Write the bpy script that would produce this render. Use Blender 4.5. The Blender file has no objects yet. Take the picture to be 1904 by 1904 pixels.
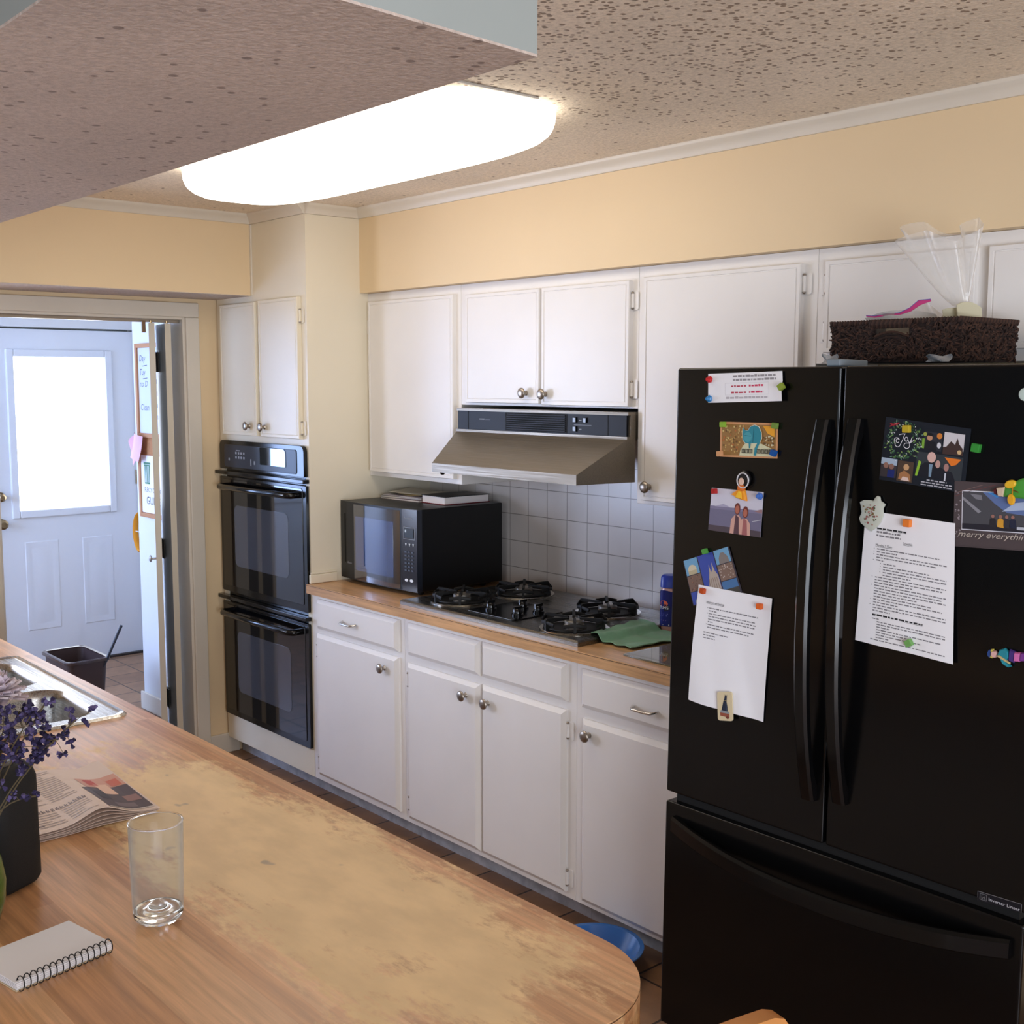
import bpy, bmesh, math, random
from math import sin, cos, pi, radians
from mathutils import Vector, Matrix, noise

random.seed(7)
SC = bpy.context.scene
COL = SC.collection

# ------------------------------------------------------------------ camera
cam_d = bpy.data.cameras.new('camera')
cam_d.sensor_width = 36.0
cam_d.lens = 36.0 * 2185.06 / 1904.0
cam_d.clip_start = 0.05
cam_d.clip_end = 60
cam = bpy.data.objects.new('camera', cam_d)
COL.objects.link(cam)
cam.location = (0, 0, 1.75)
cam.rotation_euler = (radians(90 - 6.3213), 0, radians(49.034))
SC.camera = cam

# ------------------------------------------------------------------ world and daylight
W_WORLD, W_DINING, W_DOORS, W_KITCHEN, W_LAMP, W_ENTRY, W_PANE = 0.06, 30, 195, 20, 3.5, 13.0, 6.0
SC.view_settings.view_transform = 'Standard'
SC.view_settings.look = 'None'
SC.view_settings.exposure = 0.0
SC.view_settings.gamma = 1.0
SC.view_settings.use_curve_mapping = False
world = bpy.data.worlds.new('world')
SC.world = world
world.use_nodes = True
bg = world.node_tree.nodes['Background']
bg.inputs[0].default_value = (0.70, 0.84, 1.0, 1)
bg.inputs[1].default_value = W_WORLD
SC.cycles.max_bounces = 10
SC.cycles.transparent_max_bounces = 16
SC.cycles.caustics_reflective = False
SC.cycles.use_denoising = True
SC.cycles.sample_clamp_indirect = 6.0


def area(name, loc, target, sx, sy, watts, col):
    l = bpy.data.lights.new(name, 'AREA')
    l.shape = 'RECTANGLE'
    l.size, l.size_y = sx, sy
    l.energy = watts
    l.color = col
    o = bpy.data.objects.new(name, l)
    COL.objects.link(o)
    o.location = loc
    o.rotation_euler = (Vector(target) - Vector(loc)).to_track_quat('-Z', 'Y').to_euler()
    return o


# daylight through the dining room windows behind the camera, through the glass doors to the right of the
# camera, and through the kitchen window left of the doorway
area('dining_window_daylight', (-1.2, -3.4, 1.6), (-2.2, 2.5, 1.2), 3.0, 1.7, W_DINING, (0.74, 0.85, 1.0))
area('glass_door_daylight', (2.7, -0.45, 1.06), (-2.6, 2.0, 0.6), 2.6, 2.1, W_DOORS, (0.84, 0.90, 1.0))
area('kitchen_window_daylight', (-5.16, 0.70, 1.5), (-2.6, 1.2, 1.0), 1.0, 1.0, W_KITCHEN, (1.0, 0.96, 0.90))

# ------------------------------------------------------------------ materials
MATS = {}


def lin(c):
    return tuple(((v / 255.0) / 12.92 if v / 255.0 <= 0.04045 else ((v / 255.0 + 0.055) / 1.055) ** 2.4) for v in c)


def M(name, rgb=(200, 200, 200), rough=0.5, metal=0.0, spec=0.5, trans=0.0, ior=1.45, alpha=1.0, emit=None, estr=0.0,
      bump=None, var=None, coat=0.0, sheen=0.0):
    """Principled material; bump=(scale, strength, distance), var=(scale, amount) multiplies the colour by soft noise."""
    if name in MATS:
        return MATS[name]
    m = bpy.data.materials.new(name)
    m.use_nodes = True
    nt = m.node_tree
    p = nt.nodes['Principled BSDF']
    c = lin(rgb)
    p.inputs['Base Color'].default_value = (*c, 1)
    p.inputs['Roughness'].default_value = rough
    p.inputs['Metallic'].default_value = metal
    p.inputs['Specular IOR Level'].default_value = spec
    p.inputs['Transmission Weight'].default_value = trans
    p.inputs['IOR'].default_value = ior
    p.inputs['Alpha'].default_value = alpha
    p.inputs['Coat Weight'].default_value = coat
    p.inputs['Sheen Weight'].default_value = sheen
    if emit:
        p.inputs['Emission Color'].default_value = (*lin(emit), 1)
        p.inputs['Emission Strength'].default_value = estr
    if var or bump:
        tc = nt.nodes.new('ShaderNodeTexCoord')
    if var:
        n = nt.nodes.new('ShaderNodeTexNoise')
        n.inputs['Scale'].default_value = var[0]
        n.inputs['Detail'].default_value = 4
        nt.links.new(tc.outputs['Object'], n.inputs['Vector'])
        r = nt.nodes.new('ShaderNodeMapRange')
        r.inputs[1].default_value = 0.3
        r.inputs[2].default_value = 0.7
        r.inputs[3].default_value = 1 - var[1]
        r.inputs[4].default_value = 1 + var[1]
        nt.links.new(n.outputs['Fac'], r.inputs[0])
        mx = nt.nodes.new('ShaderNodeMix')
        mx.data_type = 'RGBA'
        mx.blend_type = 'MULTIPLY'
        mx.inputs[0].default_value = 1
        mx.inputs[6].default_value = (*c, 1)
        nt.links.new(r.outputs[0], mx.inputs[7])
        nt.links.new(mx.outputs[2], p.inputs['Base Color'])
    if bump:
        n2 = nt.nodes.new('ShaderNodeTexNoise')
        n2.inputs['Scale'].default_value = bump[0]
        n2.inputs['Detail'].default_value = 3
        nt.links.new(tc.outputs['Object'], n2.inputs['Vector'])
        b = nt.nodes.new('ShaderNodeBump')
        b.inputs['Strength'].default_value = bump[1]
        b.inputs['Distance'].default_value = bump[2]
        nt.links.new(n2.outputs['Fac'], b.inputs['Height'])
        nt.links.new(b.outputs[0], p.inputs['Normal'])
    MATS[name] = m
    return m


class NT:
    """Short hand for building a node tree."""

    def __init__(s, name):
        s.m = bpy.data.materials.new(name)
        s.m.use_nodes = True
        s.t = s.m.node_tree
        s.p = s.t.nodes['Principled BSDF']
        s.tc = s.t.nodes.new('ShaderNodeTexCoord')
        MATS[name] = s.m

    def n(s, typ, **kw):
        nd = s.t.nodes.new(typ)
        for k, v in kw.items():
            if k.startswith('i_'):
                key = k[2:]
                nd.inputs[int(key) if key.isdigit() else key.replace('_', ' ')].default_value = v
            else:
                setattr(nd, k, v)
        return nd

    def l(s, a, b):
        s.t.links.new(a, b)

    def mapping(s, scale=(1, 1, 1), loc=(0, 0, 0), rot=(0, 0, 0)):
        mp = s.n('ShaderNodeMapping')
        mp.inputs['Scale'].default_value = scale
        mp.inputs['Location'].default_value = loc
        mp.inputs['Rotation'].default_value = rot
        s.l(s.tc.outputs['Object'], mp.inputs['Vector'])
        return mp.outputs[0]

    def mix(s, fac, a, b, blend='MIX'):
        mx = s.n('ShaderNodeMix', data_type='RGBA', blend_type=blend)
        for sock, v in ((mx.inputs[0], fac), (mx.inputs[6], a), (mx.inputs[7], b)):
            if isinstance(v, (int, float)):
                sock.default_value = v
            elif isinstance(v, tuple):
                sock.default_value = (*v, 1)
            else:
                s.l(v, sock)
        return mx.outputs[2]

    def rng(s, v, a, b, c=0.0, d=1.0):
        r = s.n('ShaderNodeMapRange')
        r.interpolation_type = 'SMOOTHSTEP'
        s.l(v, r.inputs[0])
        for i, x in enumerate((a, b, c, d)):
            r.inputs[i + 1].default_value = x
        return r.outputs[0]

    def math(s, op, a, b=None):
        m = s.n('ShaderNodeMath', operation=op)
        for i, v in enumerate((a, b)):
            if v is None:
                continue
            if isinstance(v, (int, float)):
                m.inputs[i].default_value = v
            else:
                s.l(v, m.inputs[i])
        return m.outputs[0]

    def noise(s, vec, scale, detail=4, rough=0.55):
        n = s.n('ShaderNodeTexNoise')
        n.inputs['Scale'].default_value = scale
        n.inputs['Detail'].default_value = detail
        n.inputs['Roughness'].default_value = rough
        s.l(vec, n.inputs['Vector'])
        return n.outputs['Fac']

    def bump(s, h, strength, dist):
        b = s.n('ShaderNodeBump')
        b.inputs['Strength'].default_value = strength
        b.inputs['Distance'].default_value = dist
        s.l(h, b.inputs['Height'])
        s.l(b.outputs[0], s.p.inputs['Normal'])


def popcorn(name, base, speck, amount, centre):
    k = NT(name)
    v = k.mapping()
    vo = k.n('ShaderNodeTexVoronoi')
    vo.inputs['Scale'].default_value = 110
    vo.inputs['Randomness'].default_value = 1.0
    k.l(v, vo.inputs['Vector'])
    nz = k.noise(v, 130, 4, 0.65)
    nz2 = k.noise(v, 70, 3, 0.6)
    h = k.math('ADD', k.math('MULTIPLY', k.math('SUBTRACT', 0.6, vo.outputs['Distance']), 0.5), k.math('ADD', nz, nz2))
    # dark grease specks on the popcorn: individual cells chosen by a second voronoi, denser around one area
    vs = k.n('ShaderNodeTexVoronoi')
    vs.inputs['Scale'].default_value = 62
    k.l(v, vs.inputs['Vector'])
    pick = k.n('ShaderNodeSeparateColor')
    k.l(vs.outputs['Color'], pick.inputs[0])
    spot = k.rng(vs.outputs['Distance'], 0.30, 0.46, 1.0, 0.0)
    sub = k.n('ShaderNodeVectorMath', operation='SUBTRACT')
    k.l(v, sub.inputs[0])
    sub.inputs[1].default_value = centre
    ln = k.n('ShaderNodeVectorMath', operation='LENGTH')
    k.l(sub.outputs[0], ln.inputs[0])
    dens = k.rng(ln.outputs['Value'], 0.15, 1.25, amount, 0.02)
    chosen = k.math('LESS_THAN', pick.outputs[0], dens)
    f = k.math('MULTIPLY', spot, chosen)
    big = k.rng(k.noise(v, 2.2, 3), 0.3, 0.7, 0.92, 1.06)
    base2 = k.mix(1.0, lin(base), big, 'MULTIPLY')
    cav = k.rng(k.math('ADD', nz, nz2), 0.72, 1.22, 0.84, 1.06)
    base3 = k.mix(1.0, base2, cav, 'MULTIPLY')
    col = k.mix(k.math('MULTIPLY', f, 0.8), base3, lin(speck))
    k.l(col, k.p.inputs['Base Color'])
    k.p.inputs['Roughness'].default_value = 0.85
    k.bump(h, 0.55, 0.004)
    return k.m


def laminate(name, c1, c2, patch=None):
    """butcher-block print laminate, strips along x; patch = worn-through yellow area (centre, half size)."""
    k = NT(name)
    v = k.mapping()
    br = k.n('ShaderNodeTexBrick')
    br.offset = 0.37
    br.offset_frequency = 3
    br.inputs['Scale'].default_value = 1.0
    br.inputs['Mortar Size'].default_value = 0.0
    br.inputs['Bias'].default_value = 0.0
    br.inputs['Brick Width'].default_value = 0.9
    br.inputs['Row Height'].default_value = 0.037
    br.inputs['Color1'].default_value = (*lin(c1), 1)
    br.inputs['Color2'].default_value = (*lin(c2), 1)
    br.inputs['Mortar'].default_value = (*lin(c2), 1)
    k.l(v, br.inputs['Vector'])
    vg = k.mapping(scale=(3.0, 70, 70))
    g = k.rng(k.noise(vg, 1.0, 6, 0.65), 0.25, 0.75, 0.72, 1.20)
    vb = k.mapping(scale=(1.6, 9, 9))
    g2 = k.rng(k.noise(vb, 1.0, 3, 0.5), 0.3, 0.7, 0.90, 1.08)
    col = k.mix(1.0, br.outputs['Color'], k.math('MULTIPLY', g, g2), 'MULTIPLY')
    rough = 0.30
    if patch:
        (cx, cy), (hx, hy) = patch
        sep = k.n('ShaderNodeSeparateXYZ')
        k.l(v, sep.inputs[0])
        dx = k.math('DIVIDE', k.math('SUBTRACT', sep.outputs[0], cx), hx)
        dy = k.math('DIVIDE', k.math('SUBTRACT', sep.outputs[1], cy), hy)
        d = k.math('SQRT', k.math('ADD', k.math('POWER', k.math('ABSOLUTE', dx), 2.6), k.math('POWER', k.math('ABSOLUTE', dy), 2.6)))
        n1 = k.noise(k.mapping(scale=(5, 9, 9)), 1.0, 5, 0.62)
        n2 = k.noise(k.mapping(scale=(26, 60, 60)), 1.0, 6, 0.7)
        e = k.math('ADD', d, k.math('ADD', k.math('MULTIPLY', k.math('SUBTRACT', n1, 0.5), 2.1), k.math('MULTIPLY', k.math('SUBTRACT', n2, 0.5), 1.3)))
        fac = k.rng(e, 0.62, 1.10, 1.0, 0.0)
        worn = k.mix(1.0, lin((240, 210, 160)), k.rng(k.noise(k.mapping(scale=(8, 14, 14)), 1.0, 4), 0.3, 0.7, 0.90, 1.06), 'MULTIPLY')
        # a few dark blue-grey stains
        st = k.rng(k.noise(k.mapping(scale=(13, 17, 17), loc=(3.7, 1.1, 0)), 1.0, 2), 0.705, 0.78, 0.0, 0.55)
        worn = k.mix(st, worn, lin((120, 122, 128)))
        col = k.mix(k.math('MULTIPLY', fac, 0.93), col, worn)
        ro = k.rng(fac, 0, 1, 0.32, 0.55)
        k.l(ro, k.p.inputs['Roughness'])
    else:
        k.p.inputs['Roughness'].default_value = rough
    k.l(col, k.p.inputs['Base Color'])
    return k.m


def tiles(name, size, c1, c2, grout, gw, loc, axes, rough, bumpd=0.002, varscale=9, dirt=0.12):
    """square tiles of the given size in the plane given by axes ('xy' or 'xz')."""
    k = NT(name)
    v = k.mapping(loc=loc)
    sep = k.n('ShaderNodeSeparateXYZ')
    k.l(v, sep.inputs[0])
    comb = k.n('ShaderNodeCombineXYZ')
    k.l(sep.outputs['XYZ'.index(axes[0].upper())], comb.inputs[0])
    k.l(sep.outputs['XYZ'.index(axes[1].upper())], comb.inputs[1])
    br = k.n('ShaderNodeTexBrick')
    br.offset = 0.0
    br.inputs['Scale'].default_value = 1.0
    br.inputs['Mortar Size'].default_value = gw
    br.inputs['Mortar Smooth'].default_value = 0.25
    br.inputs['Brick Width'].default_value = size[0]
    br.inputs['Row Height'].default_value = size[1]
    br.inputs['Color1'].default_value = (*lin(c1), 1)
    br.inputs['Color2'].default_value = (*lin(c2), 1)
    br.inputs['Mortar'].default_value = (*lin(grout), 1)
    k.l(comb.outputs[0], br.inputs['Vector'])
    nz = k.rng(k.noise(v, varscale, 5, 0.6), 0.3, 0.7, 1 - dirt, 1 + dirt)
    k.l(k.mix(1.0, br.outputs['Color'], nz, 'MULTIPLY'), k.p.inputs['Base Color'])
    k.p.inputs['Roughness'].default_value = rough
    k.bump(k.math('SUBTRACT', 1.0, br.outputs['Fac']), 1.0, bumpd)
    return k.m


def brushed(name, rgb, rough, axis=0):
    k = NT(name)
    sc = [220, 220, 220]
    sc[axis] = 3
    g = k.noise(k.mapping(scale=tuple(sc)), 1.0, 4, 0.6)
    k.p.inputs['Base Color'].default_value = (*lin(rgb), 1)
    k.p.inputs['Metallic'].default_value = 1.0
    k.l(k.rng(g, 0.3, 0.7, rough - 0.08, rough + 0.10), k.p.inputs['Roughness'])
    k.bump(g, 0.12, 0.0006)
    return k.m


YELLOW = M('yellow_wall_paint', (234, 208, 168), 0.55, spec=0.3, var=(1.5, 0.03), bump=(160, 0.05, 0.001))
ENTRY = M('white_entry_paint', (222, 222, 222), 0.6, spec=0.3, var=(2, 0.02))
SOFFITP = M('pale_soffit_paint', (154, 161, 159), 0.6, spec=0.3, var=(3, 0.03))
TRIMW = M('trim_white', (222, 212, 196), 0.4, var=(4, 0.03))
CAB = M('cabinet_white_paint', (236, 231, 226), 0.34, spec=0.45, var=(3.5, 0.025), bump=(60, 0.04, 0.001))
TOWER = M('tower_cream_paint', (232, 221, 198), 0.36, spec=0.45, var=(2.5, 0.03), bump=(60, 0.04, 0.001))
TOE = M('toe_kick_grey', (168, 168, 172), 0.6, var=(22, 0.22))
DOORW = M('entry_door_white', (226, 228, 232), 0.4)
POP = popcorn('popcorn_ceiling', (240, 226, 208), (120, 96, 76), 0.62, (0, 0, 0))
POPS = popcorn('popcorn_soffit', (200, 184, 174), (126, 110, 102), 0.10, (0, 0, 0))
FLOOR = tiles('floor_tile', (0.214, 0.214), (150, 112, 80), (132, 96, 68), (58, 44, 36), 0.0045, (4.829, -2.454 + 0.214 * 20, 0), 'xy', 0.38, 0.002, 9, 0.16)
WTILE = tiles('wall_tile', (0.1135, 0.110), (222, 214, 209), (218, 211, 206), (158, 150, 144), 0.0016, (3.654 + 0.0, -1.245 + 0.11 * 12, 0), 'xz', 0.22, 0.0012, 5, 0.02)
COUNTER = laminate('counter_laminate', (212, 166, 118), (192, 144, 98))
PENIN = laminate('peninsula_laminate', (222, 174, 128), (190, 136, 92), patch=((0.985, 0.325), (0.80, 0.205)))
SEAM = M('laminate_seam', (74, 48, 28), 0.7)
STEEL = brushed('hood_steel', (142, 134, 122), 0.52, 0)
STEELC = brushed('cooktop_steel', (128, 124, 118), 0.30, 0)
SINKM = brushed('sink_steel', (176, 172, 168), 0.27, 0)
CHROME = M('chrome', (215, 212, 206), 0.12, 1.0)
NICKEL = M('brushed_nickel', (168, 158, 147), 0.34, 1.0)
BLACKG = M('black_enamel', (9, 9, 10), 0.16, spec=0.5)
FRIDGEM = M('black_fridge_enamel', (8, 8, 9), 0.20, spec=0.45, bump=(420, 0.05, 0.0006))
OVENGL = M('oven_glass', (12, 12, 14), 0.05, spec=0.75)
OVENWIN = M('oven_window_glass', (66, 68, 75), 0.05, spec=0.8)
PANEL = M('dark_control_panel', (30, 32, 40), 0.35)
HOODBLK = M('hood_panel_black', (18, 20, 27), 0.5, spec=0.3)
MWBODY = M('microwave_black', (10, 10, 12), 0.38, spec=0.4, bump=(300, 0.1, 0.0005))
MWGL = M('microwave_glass', (22, 28, 42), 0.06, spec=1.0, ior=1.9)
DISPLAY = M('display_glass', (110, 118, 126), 0.05, metal=1.0)
IRON = M('cast_iron', (16, 15, 15), 0.55, spec=0.4, bump=(180, 0.3, 0.001))
BURNER = M('burner_aluminium', (178, 172, 164), 0.42, 1.0)
DARK = M('dark_gap', (6, 6, 6), 0.8)
PRINT = M('light_print', (150, 152, 156), 0.5)
WHITEP = M('white_paper', (240, 239, 243), 0.65, spec=0.2)
INK = M('grey_ink', (128, 126, 132), 0.7)
INKD = M('dark_ink', (40, 40, 44), 0.7)
INKR = M('red_ink', (186, 74, 92), 0.7)
INKL = M('faint_ink', (176, 170, 176), 0.7)
GLASS = M('clear_glass', (255, 255, 255), 0.0, trans=1.0, ior=1.45)


def flat(rgb, rough=0.55):
    """plain coloured print or plastic"""
    return M('colour_%02x%02x%02x' % tuple(rgb), rgb, rough, spec=0.35)


# ------------------------------------------------------------------ mesh building
def rrect(x0, x1, y0, y1, r, seg=5):
    pts = []
    rs = r if isinstance(r, (list, tuple)) else (r,) * 4
    for (cx, cy, a0, q) in ((x1, y1, 0, rs[0]), (x0, y1, 90, rs[1]), (x0, y0, 180, rs[2]), (x1, y0, 270, rs[3])):
        sx = -1 if cx == x1 else 1
        sy = -1 if cy == y1 else 1
        if q <= 0:
            pts.append((cx, cy))
            continue
        for i in range(seg + 1):
            a = radians(a0 + 90.0 * i / seg)
            pts.append((cx + sx * q + q * cos(a), cy + sy * q + q * sin(a)))
    return pts


class MB:
    def __init__(s, T=None):
        s.v, s.f, s.m = [], [], []
        s.mats = []
        s.T = T

    def mi(s, mat):
        if mat not in s.mats:
            s.mats.append(mat)
        return s.mats.index(mat)

    def add(s, verts, faces, mat):
        b = len(s.v)
        for p in verts:
            p = Vector(p)
            s.v.append(s.T @ p if s.T else p)
        k = s.mi(mat)
        for f in faces:
            s.f.append([i + b for i in f])
            s.m.append(k)
        return s

    def box(s, x0, x1, y0, y1, z0, z1, mat):
        v = [(x, y, z) for z in (z0, z1) for y in (y0, y1) for x in (x0, x1)]
        return s.add(v, [(0, 2, 3, 1), (4, 5, 7, 6), (0, 1, 5, 4), (2, 6, 7, 3), (0, 4, 6, 2), (1, 3, 7, 5)], mat)

    def prism(s, pts, axis, d0, d1, mat, capmat=None):
        """polygon pts in the two other axes (x,y,z order) extruded along axis from d0 to d1"""
        n = len(pts)

        def P(p, d):
            return {'x': (d, p[0], p[1]), 'y': (p[0], d, p[1]), 'z': (p[0], p[1], d)}[axis]
        v = [P(p, d0) for p in pts] + [P(p, d1) for p in pts]
        ar = sum(pts[i][0] * pts[(i + 1) % n][1] - pts[(i + 1) % n][0] * pts[i][1] for i in range(n))
        flip = (ar > 0) != (axis in 'xz')
        flip = flip != (d1 < d0)
        c0, c1 = list(range(n))[::-1], list(range(n, 2 * n))
        sides = [(i, (i + 1) % n, n + (i + 1) % n, n + i) for i in range(n)]
        if flip:
            c0, c1 = c0[::-1], c1[::-1]
            sides = [q[::-1] for q in sides]
        s.add(v, [c0, c1] + sides, mat)
        if capmat:
            k = s.mi(capmat)
            s.m[-len(sides) - 2] = s.m[-len(sides) - 1] = k
        return s

    def rings(s, rings, mat, cap0=True, cap1=True, closed=True):
        """loft between rings of equal point count"""
        n = len(rings[0])
        v = [p for r in rings for p in r]
        f = []
        for a in range(len(rings) - 1):
            for i in range(n if closed else n - 1):
                j = (i + 1) % n
                f.append((a * n + i, a * n + j, (a + 1) * n + j, (a + 1) * n + i))
        if cap0:
            f.append(tuple(range(n))[::-1])
        if cap1:
            b = (len(rings) - 1) * n
            f.append(tuple(range(b, b + n)))
        return s.add(v, f, mat)

    def lathe(s, prof, o, ax, mat, n=24, cap0=False, cap1=False):
        ax = Vector(ax).normalized()
        u = ax.orthogonal().normalized()
        w = ax.cross(u)
        o = Vector(o)
        R = [[o + ax * h + (u * cos(2 * pi * i / n) + w * sin(2 * pi * i / n)) * r for i in range(n)] for (r, h) in prof]
        return s.rings(R, mat, cap0, cap1)

    def cyl(s, p0, p1, r0, mat, r1=None, n=16):
        p0, p1 = Vector(p0), Vector(p1)
        L = (p1 - p0).length
        return s.lathe([(r0, 0), (r0 if r1 is None else r1, L)], p0, p1 - p0, mat, n, True, True)

    def tube(s, pts, r, mat, n=8, closed=False, flatx=None, up=None):
        """round (or elliptical) tube along pts; flatx = (ru, rw) with up the u direction"""
        pts = [Vector(p) for p in pts]
        k = len(pts)
        R = []
        prev = None
        for i in range(k):
            a = pts[i - 1] if (i > 0 or closed) else pts[i]
            b = pts[(i + 1) % k] if (i < k - 1 or closed) else pts[i]
            t = (b - a).normalized()
            if up is not None:
                u = Vector(up) - t * Vector(up).dot(t)
            elif prev is None:
                u = t.orthogonal()
            else:
                u = prev - t * prev.dot(t)
            u.normalize()
            prev = u
            w = t.cross(u)
            rr = r[i] if isinstance(r, (list, tuple)) else r
            ru, rw = (rr, rr) if flatx is None else (flatx[0] * rr, flatx[1] * rr)
            R.append([pts[i] + u * cos(2 * pi * j / n) * ru + w * sin(2 * pi * j / n) * rw for j in range(n)])
        if closed:
            R.append(R[0])
        return s.rings(R, mat, not closed, not closed)

    def grid(s, f, nu, nv, mat, thick=None):
        """surface f(u, v) on [0,1]^2; with thick it becomes a closed sheet"""
        A = [[Vector(f(i / nu, j / nv)) for j in range(nv + 1)] for i in range(nu + 1)]
        v = [p for row in A for p in row]
        W = nv + 1
        F = [(i * W + j, (i + 1) * W + j, (i + 1) * W + j + 1, i * W + j + 1) for i in range(nu) for j in range(nv)]
        s.add(v, F, mat)
        if thick:
            v2 = []
            for i in range(nu + 1):
                for j in range(nv + 1):
                    du = A[min(i + 1, nu)][j] - A[max(i - 1, 0)][j]
                    dv = A[i][min(j + 1, nv)] - A[i][max(j - 1, 0)]
                    v2.append(A[i][j] - du.cross(dv).normalized() * thick)
            s.add(v2, [q[::-1] for q in F], mat)
            N = len(v)
            edge = [i * W for i in range(nu + 1)] + [nu * W + j for j in range(1, nv + 1)] + [i * W + nv for i in range(nu - 1, -1, -1)] + [j for j in range(nv - 1, 0, -1)]
            both = v + v2
            s.add(both, [(edge[q], N + edge[q], N + edge[(q + 1) % len(edge)], edge[(q + 1) % len(edge)]) for q in range(len(edge))], mat)
        return s

    def ball(s, c, r, mat, n=12, m=8, sc=(1, 1, 1)):
        c = Vector(c)
        R = []
        for j in range(1, m):
            a = pi * j / m
            R.append([c + Vector((r * sin(a) * cos(2 * pi * i / n) * sc[0], r * sin(a) * sin(2 * pi * i / n) * sc[1], -r * cos(a) * sc[2])) for i in range(n)])
        return s.rings(R, mat, True, True)

    def build(s, name, parent=None, origin=None, bevel=None, sharp=38, local=False):
        me = bpy.data.meshes.new(name)
        if parent is not None:
            off = Vector((0, 0, 0)) if local else root_loc(parent)
        elif origin is not None:
            off = Vector(origin)
        else:
            xs = [p.x for p in s.v]
            ys = [p.y for p in s.v]
            off = Vector(((min(xs) + max(xs)) / 2, (min(ys) + max(ys)) / 2, min(p.z for p in s.v)))
        me.from_pydata([p - off for p in s.v], [], s.f)
        for m in s.mats:
            me.materials.append(m)
        me.polygons.foreach_set('material_index', s.m)
        me.validate()
        me.polygons.foreach_set('use_smooth', [True] * len(me.polygons))
        me.set_sharp_from_angle(angle=radians(sharp))
        me.update()
        o = bpy.data.objects.new(name, me)
        COL.objects.link(o)
        if parent is not None:
            o.parent = parent
        else:
            o.location = off
        if bevel:
            b = o.modifiers.new('bevel', 'BEVEL')
            b.width = bevel
            b.segments = 2
            b.limit_method = 'ANGLE'
            b.angle_limit = radians(40)
            b.harden_normals = True
        return o


def root_loc(o):
    while o.parent is not None:
        o = o.parent
    return Vector(o.location)


def tag(o, label=None, cat=None, group=None, kind=None):
    for k, v in (('label', label), ('category', cat), ('group', group), ('kind', kind)):
        if v:
            o[k] = v
    return o


def thing(name, label, cat, loc, rot=(0, 0, 0), group=None):
    o = bpy.data.objects.new(name, None)
    o.empty_display_size = 0.05
    COL.objects.link(o)
    o.location = loc
    o.rotation_euler = rot
    return tag(o, label, cat, group)


def structure(mb, name, label=None, origin=None, bevel=None, **kw):
    o = mb.build(name, origin=origin, bevel=bevel, **kw)
    o['kind'] = 'structure'
    if label:
        o['label'] = label
    return o


def slab_with_holes(mb, axis, d0, d1, a0, a1, z0, z1, holes, mat):
    """wall slab between d0 and d1 on axis, spanning a0..a1 by z0..z1, minus rectangular holes (a0,a1,z0,z1)"""
    A = sorted({a0, a1, *[h[0] for h in holes], *[h[1] for h in holes]})
    Z = sorted({z0, z1, *[h[2] for h in holes], *[h[3] for h in holes]})
    for i in range(len(A) - 1):
        for j in range(len(Z) - 1):
            ca, cz = (A[i] + A[i + 1]) / 2, (Z[j] + Z[j + 1]) / 2
            if any(h[0] < ca < h[1] and h[2] < cz < h[3] for h in holes):
                continue
            if axis == 'x':
                mb.box(d0, d1, A[i], A[i + 1], Z[j], Z[j + 1], mat)
            else:
                mb.box(A[i], A[i + 1], d0, d1, Z[j], Z[j + 1], mat)
    return mb


_txt = {}


def text_polys(body, size=1.0, shear=0.0):
    """outline of a line of text as polygons (vertices, faces), height about size"""
    key = (body, shear)
    if key not in _txt:
        cu = bpy.data.curves.new('lettering', 'FONT')
        cu.body = body
        cu.size = 1.0
        cu.shear = shear
        cu.resolution_u = 3
        ob = bpy.data.objects.new('lettering', cu)
        me = bpy.data.meshes.new_from_object(ob)
        _txt[key] = ([tuple(v.co) for v in me.vertices], [tuple(p.vertices) for p in me.polygons])
        bpy.data.objects.remove(ob)
        bpy.data.curves.remove(cu)
        bpy.data.meshes.remove(me)
    v, f = _txt[key]
    return [(p[0] * size, p[1] * size) for p in v], f


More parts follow.
